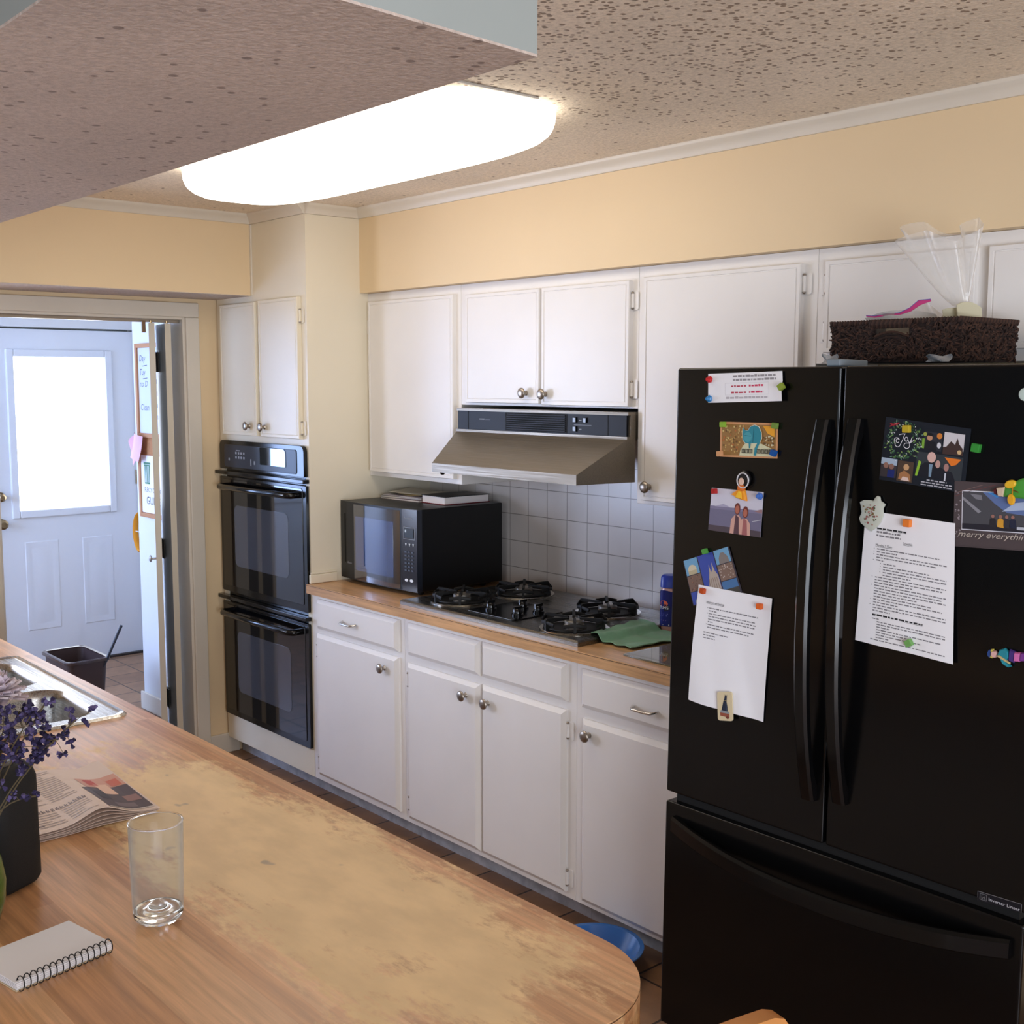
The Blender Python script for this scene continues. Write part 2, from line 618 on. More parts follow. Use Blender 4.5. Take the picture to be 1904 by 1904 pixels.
class Page:
    """draws flat print on a surface f(u, v, h): u, v in metres on the page, h lift above it"""

    def __init__(s, mb, f):
        s.mb, s.f, s.h = mb, f, 0.0003

    def poly(s, pts, mat, dh=0.0):
        v = [s.f(p[0], p[1], s.h + dh) for p in pts]
        ar = sum(pts[i][0] * pts[(i + 1) % len(pts)][1] - pts[(i + 1) % len(pts)][0] * pts[i][1] for i in range(len(pts)))
        s.mb.add(v, [tuple(range(len(v)))[::1 if ar > 0 else -1]], mat)

    def rect(s, u0, u1, v0, v1, mat, dh=0.0):
        n = max(1, int((u1 - u0) / 0.02))
        for i in range(n):
            a, b = u0 + (u1 - u0) * i / n, u0 + (u1 - u0) * (i + 1) / n
            s.poly([(a, v0), (b, v0), (b, v1), (a, v1)], mat, dh)

    def disc(s, cx, cy, r, mat, dh=0.0, ry=None, n=14):
        s.poly([(cx + r * cos(2 * pi * i / n), cy + (ry or r) * sin(2 * pi * i / n)) for i in range(n)], mat, dh)

    def line(s, pts, w, mat, dh=0.0):
        for (a, b), (c, d) in zip(pts[:-1], pts[1:]):
            L = math.hypot(c - a, d - b) or 1
            nx, ny = -(d - b) / L * w / 2, (c - a) / L * w / 2
            s.poly([(a - nx, b - ny), (c - nx, d - ny), (c + nx, d + ny), (a + nx, b + ny)], mat, dh)

    def words(s, u0, u1, v, hgt, mat, fill=1.0, seed=0):
        """a line of print too small to read: word-length dashes"""
        rnd = random.Random(seed)
        u = u0
        end = u0 + (u1 - u0) * fill
        while u < end:
            w = rnd.uniform(0.004, 0.013)
            s.rect(u, min(u + w, end), v, v + hgt * rnd.uniform(0.8, 1.1), mat)
            u += w + 0.0022

    def text(s, body, u, v, size, mat, width=None, shear=0.0, dh=0.0, rot=0.0):
        pv, pf = text_polys(body, size, shear)
        if width:
            W = max(p[0] for p in pv)
            pv = [(p[0] * width / W, p[1]) for p in pv]
        c, q = cos(rot), sin(rot)
        s.mb.add([s.f(u + p[0] * c - p[1] * q, v + p[0] * q + p[1] * c, s.h + dh) for p in pv], pf, mat)

# ================================================================== the room
CEIL = 2.465
XL, YW, XD = -4.99, 3.17, -7.25
YSOF, XSOF, ZSOF = 2.80, -4.65, 2.12

structure(MB().box(-7.6, 2.6, -3.6, 3.6, -0.06, 0, FLOOR), 'floor', origin=(0, 0, 0))
structure(MB().box(XL, 2.6, -3.6, YW, CEIL, CEIL + 0.08, POP), 'ceiling', origin=(-1.72, 1.72, CEIL))
structure(MB().box(XL, 2.6, YW, YW + 0.1, 0, CEIL + 0.08, YELLOW), 'wall_back')
mb = MB()
slab_with_holes(mb, 'x', XL - 0.12, XL, -3.6, YW, 0, CEIL + 0.08, [(1.548, 2.385, 0, 2.037), (0.18, 1.24, 1.00, 2.02)], YELLOW)
structure(mb, 'wall_left')
structure(MB().box(-4.205, -1.955, YW - 0.008, YW, 0.914, 1.66, WTILE), 'wall_back_tile', origin=(0, 0, 0))

# soffits: over the wall cabinets, over the doorway, and the dropped one above the peninsula
mb = MB().box(-4.2, 2.6, YSOF, YW, ZSOF, CEIL, YELLOW)
structure(mb, 'wall_soffit_back')
mb = MB().box(XL, XSOF, 0.95, 2.54, ZSOF + 0.002, CEIL, YELLOW)
mb.box(XL, XSOF, 0.95, 2.54, ZSOF, ZSOF + 0.002, POPS)
structure(mb, 'wall_soffit_left', origin=(-3.0, 1.7, ZSOF))
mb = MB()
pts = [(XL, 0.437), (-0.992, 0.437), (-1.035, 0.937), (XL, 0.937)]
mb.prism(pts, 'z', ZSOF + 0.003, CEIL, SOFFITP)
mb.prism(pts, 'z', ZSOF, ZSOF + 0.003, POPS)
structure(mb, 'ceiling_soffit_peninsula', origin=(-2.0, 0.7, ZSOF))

# crown moulding
PROF = [(0, 0), (0.008, 0), (0.012, 0.008), (0.013, 0.012), (0.022, 0.024), (0.031, 0.030), (0.033, 0.034), (0.033, 0.0405), (0, 0.0405)]


def crown(name, a, b, out):
    """moulding from a to b (xy), standing out from the wall in direction out"""
    mb = MB()
    R = []
    for p in (a, b):
        R.append([(p[0] + out[0] * d, p[1] + out[1] * d, CEIL - 0.0405 + h) for d, h in PROF])
    d = Vector((b[0] - a[0], b[1] - a[1], 0)).cross(Vector((out[0], out[1], 0))).z
    if d < 0:
        R = R[::-1]
    mb.rings(R, TRIMW)
    return structure(mb, name)


crown('trim_1', (-4.2, YSOF), (2.6, YSOF), (0, -1))
crown('trim_2', (-4.2, 2.54), (-4.2, YSOF), (1, 0))
crown('trim_3', (XSOF, 2.54), (-4.2, 2.54), (0, -1))
crown('trim_4', (XSOF, 0.94), (XSOF, 2.54), (1, 0))

# doorway casing, jambs, track
mb = MB()
for (y0, y1) in ((1.483, 1.548), (2.385, 2.45)):
    mb.box(XL, XL + 0.018, y0, y1, 0, 2.037, TRIMW)
mb.box(XL, XL + 0.018, 1.483, 2.45, 2.037, 2.102, TRIMW)
structure(mb, 'trim_5', bevel=0.005)
mb = MB()
mb.box(XL - 0.125, XL + 0.006, 2.373, 2.386, 0, 2.037, TRIMW)
mb.box(XL - 0.125, XL + 0.006, 1.547, 1.556, 0, 2.037, TRIMW)
mb.box(XL - 0.125, XL + 0.006, 1.556, 2.373, 2.026, 2.038, TRIMW)
structure(mb, 'trim_6', bevel=0.002)
structure(MB().box(XL, XL + 0.013, 2.45, 2.60, 0, 0.095, TRIMW), 'baseboard_left', bevel=0.004)

# kitchen window left of the doorway
mb = MB()
for q in ((0.13, 0.18, 0.96, 2.06), (1.24, 1.29, 0.96, 2.06)):
    mb.box(XL - 0.10, XL + 0.015, q[0], q[1], q[2], q[3], TRIMW)
mb.box(XL - 0.10, XL + 0.015, 0.18, 1.24, 2.01, 2.06, TRIMW)
mb.box(XL - 0.10, XL + 0.03, 0.18, 1.24, 0.96, 1.005, TRIMW)
mb.box(XL - 0.07, XL - 0.04, 0.18, 1.24, 1.49, 1.52, TRIMW)
structure(mb, 'window_1', bevel=0.003)

# ---------------------------------------------------------------- entry room behind the doorway
structure(MB().box(XD - 0.1, XL - 0.12, -0.3, 3.5, 2.42, 2.5, ENTRY), 'ceiling_entry')
mb = MB()
slab_with_holes(mb, 'x', XD - 0.1, XD, -0.3, 3.5, 0, 2.42, [(2.19, 3.122, 0, 2.075), (0.35, 1.25, 0.95, 2.0)], ENTRY)
structure(mb, 'wall_entry_far')
mb = MB()
slab_with_holes(mb, 'y', -0.4, -0.3, XD, XL - 0.12, 0, 2.42, [(-6.9, -5.5, 0.9, 2.1)], ENTRY)
structure(mb, 'wall_entry_left')
structure(MB().box(XD, -5.97, 3.3, 3.4, 0, 2.42, ENTRY), 'wall_entry_right')
structure(MB().box(-5.97, XL - 0.12, 2.562, 2.66, 0, 2.42, ENTRY), 'wall_entry_partition')
structure(MB().box(-5.99, XL - 0.122, 2.548, 2.562, 0, 0.095, TRIMW), 'baseboard_entry', bevel=0.004)

# entry door with its window
DOORPANE = M('daylit_door_glass', (235, 242, 255), 0.3, emit=(240, 246, 255), estr=W_PANE)
mb = MB()
holes = [(2.374, 2.930, 0.976, 1.900)]
slab_with_holes(mb, 'x', XD - 0.055, XD - 0.012, 2.205, 3.117, 0.012, 2.064, holes, DOORW)
door = structure(mb, 'door_1', origin=(XD, 2.66, 0))
mb = MB()
for (y0, y1, z0, z1) in ((2.33, 2.376, 0.93, 1.945), (2.928, 2.974, 0.93, 1.945), (2.376, 2.928, 0.93, 0.978), (2.376, 2.928, 1.898, 1.945)):
    mb.box(XD - 0.02, XD + 0.004, y0, y1, z0, z1, DOORW)
mb.build('window_frame', door, bevel=0.008)
MB().box(XD - 0.04, XD - 0.03, 2.37, 2.934, 0.972, 1.904, DOORPANE).build('window_pane', door)
for (y0, y1) in ((2.395, 2.600), (2.745, 2.940)):
    mb = MB()
    xs = [(0, XD - 0.0125), (0.006, XD - 0.009), (0.020, XD - 0.009), (0.036, XD - 0.0118), (0.046, XD - 0.0118), (0.070, XD - 0.0085)]
    R = []
    for ins, x in xs:
        R.append([(x, y0 + ins, 0.235 + ins), (x, y1 - ins, 0.235 + ins), (x, y1 - ins, 0.785 - ins), (x, y0 + ins, 0.785 - ins)])
    mb.rings(R, DOORW)
    mb.build('door_panel', door, bevel=None, sharp=15)
BRASS = M('satin_brass', (150, 128, 96), 0.3, 1.0)
for z, r in ((0.905, 0.028), (1.066, 0.022)):
    mb = MB().lathe([(0.031, 0), (0.031, 0.006), (0.012, 0.010), (0.012, 0.03), (r, 0.04), (r * 1.05, 0.052), (r * 0.6, 0.062)], (XD - 0.012, 2.262, z), (1, 0, 0), BRASS, 18, True, True)
    mb.build('door_knob' if z < 1 else 'deadbolt', door)
MB().cyl((XD - 0.008, 3.112, 1.10), (XD - 0.008, 3.112, 1.19), 0.008, BRASS, n=10).build('hinge', door)
structure(MB().box(XD - 0.06, XD + 0.02, 2.20, 3.12, 0, 0.012, M('threshold_dark', (46, 38, 34), 0.6)), 'trim_7')
mb = MB()
mb.box(XD, XD + 0.015, 2.13, 2.195, 0, 2.075, ENTRY).box(XD, XD + 0.015, 3.118, 3.17, 0, 2.075, ENTRY).box(XD, XD + 0.015, 2.13, 3.17, 2.075, 2.14, ENTRY)
structure(mb, 'trim_8', bevel=0.004)

# second entry window, left of the door
mb = MB()
for q in ((0.31, 0.36, 0.91, 2.04), (1.24, 1.29, 0.91, 2.04)):
    mb.box(XD - 0.08, XD + 0.015, *q, ENTRY)
mb.box(XD - 0.08, XD + 0.015, 0.36, 1.24, 1.99, 2.04, ENTRY).box(XD - 0.08, XD + 0.02, 0.36, 1.24, 0.91, 0.96, ENTRY)
mb.box(XD - 0.07, XD - 0.03, 0.36, 1.24, 1.46, 1.50, ENTRY)
w2 = structure(mb, 'window_2', bevel=0.003)
MB().box(XD - 0.075, XD - 0.065, 0.35, 1.25, 0.95, 2.0, M('daylit_window_glass', (225, 236, 255), 0.2, emit=(172, 201, 255), estr=W_ENTRY)).build('window_pane', w2)

# third entry window, added out of view on the left to light the door
mb = MB()
for q in ((-6.95, -6.9), (-5.5, -5.45), (-6.22, -6.18)):
    mb.box(q[0], q[1], -0.38, -0.285, 0.85, 2.15, ENTRY)
mb.box(-6.9, -5.5, -0.38, -0.285, 2.1, 2.15, ENTRY).box(-6.9, -5.5, -0.38, -0.28, 0.85, 0.9, ENTRY)
w3 = structure(mb, 'added_window', bevel=0.003)
MB().box(-6.9, -5.5, -0.375, -0.365, 0.9, 2.1, M('added_window_glow', (225, 236, 255), 0.2, emit=(172, 201, 255), estr=W_ENTRY * 1.25)).build('window_pane', w3)

# bifold door folded against the right jamb
APEX = Vector((-5.335, 2.372, 0))
BIF = M('bifold_paint', (214, 202, 180), 0.45)
BIFF = M('bifold_face_paint', (196, 198, 200), 0.3, spec=0.6)
bif = tag(bpy.data.objects.new('door_2', None))
COL.objects.link(bif)
bif.location = (-5.12, 2.33, 0)
bif['kind'] = 'structure'


def leaf(a, b, th):
    a, b = Vector((*a, 0)[:3]), Vector((*b, 0)[:3])
    d = (b - a).normalized()
    nrm = Vector((-d.y, d.x, 0)) * th / 2
    pts = [a - nrm, b - nrm, b + nrm, a + nrm]
    mb = MB()
    pp = [(p.x, p.y) for p in pts]
    mb.prism(pp, 'z', 0.03, 2.008, BIFF, BIF)
    e = 0.0008
    q = [a - nrm - d * e, a + nrm - d * e]
    mb.add([(q[0].x, q[0].y, 0.031), (q[1].x, q[1].y, 0.031), (q[1].x, q[1].y, 2.007), (q[0].x, q[0].y, 2.007)], [(0, 1, 2, 3)], BIF)
    return mb.build('door_panel', bif), d, nrm


leaf((XL - 0.004, 2.233), (-5.185, 2.319), 0.026)
leaf((XL - 0.004, 2.308), (-5.188, 2.352), 0.026)
HNG = M('hinge_grey', (92, 88, 82), 0.4, 0.7)
for z in (1.84, 0.98, 0.27):
    mb = MB()
    mb.prism([(-5.180, 2.331), (-5.120, 2.3175), (-5.120, 2.3145), (-5.180, 2.328)], 'z', z - 0.045, z + 0.045, HNG)
    mb.cyl((-5.182, 2.331, z - 0.045), (-5.182, 2.331, z + 0.045), 0.006, NICKEL, n=8)
    mb.build('hinge', bif)
mb = MB().lathe([(0.005, 0), (0.005, 0.022), (0.015, 0.026), (0.016, 0.031), (0.008, 0.036)], (-5.03, 2.240, 0.955), (-0.35, -0.94, 0), NICKEL, 14, True, True)
mb.build('knob', bif)
mb = MB().box(XL - 0.045, XL - 0.02, 1.558, 2.37, 2.012, 2.026, M('track_metal', (150, 140, 128), 0.35, 0.9))
mb.cyl((XL - 0.02, 2.236, 2.004), (XL - 0.02, 2.236, 2.02), 0.006, BRASS, n=8).cyl((XL - 0.02, 2.31, 2.004), (XL - 0.02, 2.31, 2.02), 0.006, BRASS, n=8)
mb.build('track', bif)
mb = MB().box(XL - 0.012, XL - 0.004, 2.19, 2.206, 1.965, 2.018, M('bracket_bronze', (128, 104, 84), 0.4, 0.8))
mb.build('bracket', bif)

# ================================================================== cabinets


def rect_rings(mb, x0, x1, z0, z1, rings, mat):
    mb.rings([[(x0 + i, y, z0 + i), (x1 - i, y, z0 + i), (x1 - i, y, z1 - i), (x0 + i, y, z1 - i)] for i, y in rings], mat)
    return mb


def knob(parent, x, y, z, mat=None):
    mb = MB().lathe([(0.010, 0), (0.0085, 0.003), (0.0068, 0.009), (0.008, 0.014), (0.0165, 0.018), (0.0192, 0.021), (0.0186, 0.0245), (0.0125, 0.0280), (0.003, 0.0290)], (x, y, z), (0, -1, 0), NICKEL, 22, True, True)
    return mb.build('knob', parent, sharp=60)


def pull(parent, x, y, z):
    mb = MB()
    pts = []
    for i in range(15):
        a = pi * i / 14
        pts.append((x - 0.046 * cos(a), y - 0.003 - 0.022 * min(1, sin(a) * 1.5), z - 0.004 * sin(a)))
    rr = [0.0055] + [0.0042] * 13 + [0.0055]
    mb.tube(pts, rr, CHROME, 8)
    return mb.build('drawer_pull', parent, sharp=60)


def hinge(parent, x, y, z, side, mat):
    """small painted surface hinge: leaf on the face frame, knuckle beside the door edge"""
    mb = MB()
    mb.prism(rrect(min(x, x + side * 0.022), max(x, x + side * 0.022), z - 0.03, z + 0.03, 0.006), 'y', y - 0.0015, y - 0.0045, mat)
    mb.cyl((x, y - 0.008, z - 0.022), (x, y - 0.008, z + 0.022), 0.005, mat, n=10)
    mb.ball((x, y - 0.008, z + 0.024), 0.0052, NICKEL, 8, 6).ball((x, y - 0.008, z - 0.024), 0.0052, NICKEL, 8, 6)
    return mb.build('hinge', parent)


def front(root, name, x0, x1, z0, z1, yb, style, mat=CAB):
    if style == 'base':
        r = [(0, yb), (0, yb - 0.009), (0.015, yb - 0.020)]
    else:
        r = [(0, yb), (0, yb - 0.017), (0.002, yb - 0.020), (0.0125, yb - 0.020), (0.0135, yb - 0.0172), (0.0152, yb - 0.0172), (0.0165, yb - 0.0195)]
    return rect_rings(MB(), x0, x1, z0, z1, r, mat).build(name, root, sharp=14)


FY = 2.54


def base_cabinet(label, x0, x1):
    root = thing('base_cabinet', label, 'cabinet', ((x0 + x1) / 2, FY, 0), group='white base cabinets under the wood counter')
    mb = MB().box(x0, x1, FY, YW - 0.01, 0.082, 0.876, CAB)
    mb.build('body', root, bevel=0.0015)
    MB().box(x0, x1, 2.612, YW - 0.02, 0, 0.082, TOE).build('toe_kick', root)
    return root


b1 = base_cabinet('white base cabinet beside the double wall oven, one drawer over one door', -4.198, -3.540)
d = front(b1, 'drawer', -4.142, -3.568, 0.735, 0.859, FY, 'base')
pull(d, -3.885, 2.520, 0.797)
d = front(b1, 'door', -4.148, -3.568, 0.110, 0.714, FY, 'base')
knob(d, -3.650, 2.520, 0.661)
for z in (0.64, 0.16):
    hinge(d, -4.152, FY, z, -1, CAB)
b2 = base_cabinet('wide white base cabinet under the gas cooktop with two doors and two false drawers', -3.539, -2.612)
front(b2, 'drawer_front', -3.506, -3.084, 0.736, 0.858, FY, 'base')
front(b2, 'drawer_front', -3.071, -2.649, 0.736, 0.858, FY, 'base')
d = front(b2, 'door', -3.508, -3.083, 0.104, 0.706, FY, 'base')
knob(d, -3.152, 2.520, 0.656)
for z in (0.64, 0.16):
    hinge(d, -3.512, FY, z, -1, CAB)
d = front(b2, 'door', -3.071, -2.649, 0.103, 0.708, FY, 'base')
knob(d, -3.029, 2.520, 0.653)
for z in (0.642, 0.152):
    hinge(d, -2.644, FY, z, 1, CAB)
b3 = base_cabinet('white base cabinet half hidden by the black fridge, drawer with arched pull', -2.611, -1.96)
d = front(b3, 'drawer', -2.580, -1.995, 0.733, 0.857, FY, 'base')
pull(d, -2.300, 2.520, 0.788)
d = front(b3, 'door', -2.575, -1.995, 0.100, 0.698, FY, 'base')
knob(d, -2.536, 2.520, 0.654)

UY = 2.84


def wall_cabinet(label, x0, x1, z0):
    root = thing('wall_cabinet', label, 'cabinet', ((x0 + x1) / 2, UY, z0), group='white wall cabinets under the soffit')
    MB().box(x0, x1, UY, YW - 0.01, z0, ZSOF - 0.001, CAB).build('body', root, bevel=0.0015)
    return root


u1 = wall_cabinet('white wall cabinet above the microwave with a single door', -4.199, -3.568, 1.352)
d = front(u1, 'door', -4.174, -3.598, 1.372, 2.083, UY, 'upper')
hinge(d, -4.178, UY, 1.98, -1, CAB)
u2 = wall_cabinet('short white wall cabinet above the range hood with two doors', -3.567, -2.643, 1.662)
d = front(u2, 'door', -3.521, -3.104, 1.672, 2.077, UY, 'upper')
knob(d, -3.172, 2.820, 1.710)
for z in (2.01, 1.74):
    hinge(d, -3.525, UY, z, -1, CAB)
d = front(u2, 'door', -3.092, -2.669, 1.668, 2.078, UY, 'upper')
knob(d, -3.069, 2.820, 1.707)
for z in (2.012, 1.725):
    hinge(d, -2.664, UY, z, 1, CAB)
u3 = wall_cabinet('tall white wall cabinet between the range hood and the fridge', -2.642, -1.963, 1.352)
d = front(u3, 'door', -2.607, -2.008, 1.366, 2.083, UY, 'upper')
knob(d, -2.572, 2.820, 1.412)
for z in (2.025, 1.45):
    hinge(d, -2.003, UY, z, 1, CAB)
u4 = wall_cabinet('white wall cabinet above the fridge behind the wicker basket', -1.962, -0.95, 1.80)
d = front(u4, 'door', -1.928, -1.490, 1.83, 2.083, UY, 'upper')
for z in (2.02, 1.89):
    hinge(d, -1.932, UY, z, -1, CAB)
front(u4, 'door', -1.456, -1.01, 1.83, 2.083, UY, 'upper')

# tall oven tower
root = thing('oven_cabinet', 'tall cream cabinet tower housing the black double oven, up to the ceiling', 'cabinet', (-4.6, FY, 0))
mb = MB()
slab_with_holes(mb, 'y', FY, YW - 0.005, -4.975, -4.2, 0.082, 2.12, [(-4.93, -4.228, 0.22, 1.466)], TOWER)
mb.box(-4.93, -4.228, 2.95, YW - 0.005, 0.22, 1.466, TOWER)
mb.box(XSOF + 0.001, -4.2, FY, YW - 0.005, 2.12, CEIL - 0.041, TOWER)
mb.build('body', root)
MB().box(-4.975, -4.2, 2.612, YW - 0.02, 0, 0.082, TOE).build('toe_kick', root)
mb = MB()
for x0, x1, y0, y1 in ((-4.2, -4.186, FY - 0.012, 2.660),):
    mb.box(x0, x1, y0, y1, 0.9145, 0.952, TOWER)
    mb.box(x0, x1 - 0.005, y0 + 0.005, y1, 0.952, 0.962, TOWER)
mb.build('counter_moulding', root, bevel=0.004)
MB().box(-4.652, -4.640, FY - 0.006, FY, 2.122, CEIL - 0.042, TRIMW).build('corner_bead', root)
d = front(root, 'door', -4.917, -4.597, 1.514, 2.092, FY, 'upper', TOWER)
knob(d, -4.662, 2.520, 1.557)
d = front(root, 'door', -4.566, -4.243, 1.514, 2.096, FY, 'upper', TOWER)
knob(d, -4.530, 2.520, 1.556)
for z in (2.018, 1.559):
    hinge(d, -4.238, FY, z, 1, TOWER)

# double wall oven
OX0, OX1, OY = -4.950, -4.213, 2.521
oven = thing('double_oven', 'black double wall oven set into the cream cabinet tower', 'oven', (-4.58, OY, 0.2))
MB().box(-4.928, -4.230, OY + 0.022, 2.94, 0.222, 1.464, BLACKG).build('body', oven)
mb = MB()
mb.prism(rrect(OX0, OX1, 1.357, 1.487, (0.028, 0.028, 0.004, 0.004)), 'y', 2.5395, OY, BLACKG)
mb.prism(rrect(OX0 + 0.05, OX1 - 0.055, 1.367, 1.469, 0.012), 'y', OY, OY - 0.003, PANEL)
pan = mb.build('control_panel', oven, bevel=0.004)
mb = MB().prism(rrect(-4.569, -4.352, 1.392, 1.467, (0.02, 0.006, 0.006, 0.006)), 'y', OY - 0.003, OY - 0.0055, DISPLAY)
mb.build('display', pan)
mb = MB()
for r in range(2):
    for c in range(4):
        mb.box(-4.792 + c * 0.024, -4.781 + c * 0.024, OY - 0.0045, OY - 0.003, 1.408 + r * 0.02, 1.418 + r * 0.02, PRINT)
mb.box(-4.785, -4.752, OY - 0.0045, OY - 0.003, 1.442, 1.446, PRINT).box(-4.858, -4.848, OY - 0.0045, OY - 0.003, 1.396, 1.409, PRINT)
mb.box(-4.655, -4.649, OY - 0.0045, OY - 0.003, 1.381, 1.411, PRINT).box(-4.625, -4.615, OY - 0.0045, OY - 0.003, 1.388, 1.404, PRINT)
mb.build('keypad_marks', pan)  # the oven's raised buttons and marks, built as one mesh
for z in (1.339, 0.762):
    mb = MB().box(OX0 - 0.030, OX1 + 0.011, OY - 0.012, 2.5395, z - 0.008, z + 0.009, BLACKG)
    mb.build('vent_lip', oven, bevel=0.003)
for (z0, z1) in ((0.790, 1.321), (0.204, 0.740)):
    mb = MB()
    mb.prism(rrect(OX0 - 0.012, OX1 + 0.006, z0, z1, 0.006), 'y', 2.5395, OY + 0.005, BLACKG)
    mb.prism(rrect(OX0 + 0.01, OX1 - 0.022, z0 + 0.028, z1 - 0.012, 0.010), 'y', OY + 0.005, OY + 0.0025, OVENGL)
    dr = mb.build('oven_door', oven, bevel=0.003)
    mb = MB().prism(rrect(-4.827, -4.352, z0 + 0.126, z1 - 0.126, 0.030), 'y', OY + 0.0025, OY + 0.0015, OVENWIN)
    mb.build('oven_window', dr)
    zh = z1 - 0.042
    mb = MB()
    mb.tube([(-4.90, OY + 0.003, zh), (-4.905, OY - 0.027, zh), (-4.882, OY - 0.040, zh), (-4.585, OY - 0.046, zh), (-4.30, OY - 0.040, zh), (-4.279, OY - 0.027, zh), (-4.283, OY + 0.003, zh)], 0.0135, BLACKG, 12)
    mb.build('handle', dr, sharp=60)

# ------------------------------------------------------------------ counter run
mb = MB().box(-4.198, -1.955, 2.513, YW - 0.009, 0.8765, 0.914, COUNTER)
mb.box(-4.198, -1.955, 2.5122, 2.513, 0.9095, 0.9107, SEAM)
mb.build('countertop', bevel=None, origin=(-3.05, 2.513, 0.914))
tag(bpy.data.objects['countertop'], 'honey wood laminate countertop along the back wall under the wall cabinets', 'countertop')

# ------------------------------------------------------------------ gas cooktop
CT = 0.914
cook = thing('gas_cooktop', 'gas cooktop of brushed steel with four black grates set in the wood counter', 'cooktop', (-3.1, 2.84, CT))
mb = MB()
rr = []
for ins, z in ((0.0, CT + 0.0003), (0.0, CT + 0.014), (0.006, CT + 0.019), (0.03, CT + 0.0205)):
    rr.append([(-3.585 + ins, 2.552 + ins, z), (-2.622 - ins, 2.552 + ins, z), (-2.622 - ins, 3.135 - ins, z), (-3.585 + ins, 3.135 - ins, z)])
mb.rings(rr, STEELC)
mb.build('steel_top', cook, sharp=30)
ZT = CT + 0.0205


def burner(cx, cy, name='burner'):
    mb = MB()
    mb.lathe([(0.116, 0), (0.118, 0.006), (0.112, 0.008), (0.104, 0.004), (0.060, 0.002)], (cx, cy, ZT), (0, 0, 1), CHROME, 36, False, False)
    mb.lathe([(0.104, 0.0042), (0.058, 0.0022), (0.040, 0.0025)], (cx, cy, ZT), (0, 0, 1), IRON, 36, False, True)
    o = mb.build(name, cook, sharp=50)
    mb = MB().lathe([(0.034, 0.002), (0.034, 0.014), (0.031, 0.017), (0.033, 0.019), (0.033, 0.027), (0.028, 0.031), (0.012, 0.0325)], (cx, cy, ZT), (0, 0, 1), BURNER, 28, False, True)
    mb.build('burner_cap', o)
    mb = MB()
    for i in range(6):
        a = 2 * pi * i / 6 + 0.30
        c, q = cos(a), sin(a)

        def T(r, s, z):
            return (cx + c * r - q * s, cy + q * r + c * s, ZT + z)
        w = 0.0045
        prof = [(0.112, 0.004), (0.112, 0.038), (0.106, 0.044), (0.090, 0.044), (0.022, 0.040), (0.022, 0.034), (0.075, 0.034), (0.092, 0.022), (0.096, 0.004)]
        v = [T(r, -w, z) for r, z in prof] + [T(r, w, z) for r, z in prof]
        n = len(prof)
        f = [tuple(range(n)), tuple(range(2 * n - 1, n - 1, -1))] + [(n + k, n + (k + 1) % n, (k + 1) % n, k) for k in range(n)]
        mb.add(v, f, IRON)
        # curved bumper joining the fins at the rim
        pts = [(cx + 0.108 * cos(a + t * 0.36), cy + 0.108 * sin(a + t * 0.36), ZT + 0.032 - abs(t) * 0.006) for t in (-1, -0.5, 0, 0.5, 1)]
        mb.tube(pts, 1.0, IRON, 8, flatx=(0.0065, 0.0035), up=(0, 0, 1))
    mb.tube([(cx + 0.100 * cos(2 * pi * k / 36), cy + 0.100 * sin(2 * pi * k / 36), ZT + 0.010) for k in range(36)], 0.004, IRON, 6, closed=True)
    mb.build('grate', o)
    return o


for cx, cy in ((-3.395, 2.700), (-3.345, 2.965), (-2.875, 2.945), (-2.765, 2.675)):
    burner(cx, cy)
mb = MB().prism([(-3.235, 2.60), (-2.995, 2.60), (-2.985, 2.615), (-2.985, 2.83), (-3.0, 2.845), (-3.23, 2.845), (-3.245, 2.83), (-3.245, 2.615)], 'z', ZT, ZT + 0.004, BLACKG)
plate = mb.build('knob_plate', cook, bevel=0.002)
for (x, y) in ((-3.185, 2.665), (-3.125, 2.765), (-3.040, 2.665), (-3.03, 2.755)):
    mb = MB().lathe([(0.021, 0), (0.021, 0.006), (0.017, 0.008), (0.0165, 0.022), (0.014, 0.025)], (x, y, ZT + 0.004), (0, 0, 1), BLACKG, 20, False, True)
    mb.box(x - 0.004, x + 0.004, y - 0.017, y + 0.017, ZT + 0.026, ZT + 0.036, BLACKG)
    mb.box(x - 0.001, x + 0.001, y - 0.017, y - 0.009, ZT + 0.036, ZT + 0.0364, PRINT)
    mb.build('knob', plate)

# ------------------------------------------------------------------ range hood
hood = thing('range_hood', 'brushed steel range hood with a dark blue control strip above the cooktop', 'range hood', (-3.08, 2.83, 1.41))
HX0, HX1 = -3.548, -2.648
mb = MB()
mb.box(HX0, HX1, 2.812, YW - 0.012, 1.563, 1.651, STEEL)
top = [(HX0, 2.802, 1.565), (HX1, 2.802, 1.565)]
fx0, fx1, fy = -3.452, -2.690, 2.607
b0 = 1.4535
b1z = 1.421
V = [(HX0, 2.802, 1.565), (HX1, 2.802, 1.565), (fx0, fy, b0), (fx1, fy, b0), (fx0, fy, b1z), (fx1, fy, b1z),
     (HX0, 2.835, 1.421), (HX1, 2.835, 1.421), (HX0, 2.835, 1.565), (HX1, 2.835, 1.565)]
mb.add(V, [(0, 2, 3, 1), (2, 4, 5, 3), (0, 8, 6, 4, 2), (1, 3, 5, 7, 9), (0, 1, 9, 8), (8, 9, 7, 6)], STEEL)
mb.add([(fx0 + 0.012, fy + 0.012, 1.43), (fx1 - 0.012, fy + 0.012, 1.43), (HX1 - 0.02, 2.835, 1.43), (HX0 + 0.02, 2.835, 1.43)], [(0, 3, 2, 1)], DARK)
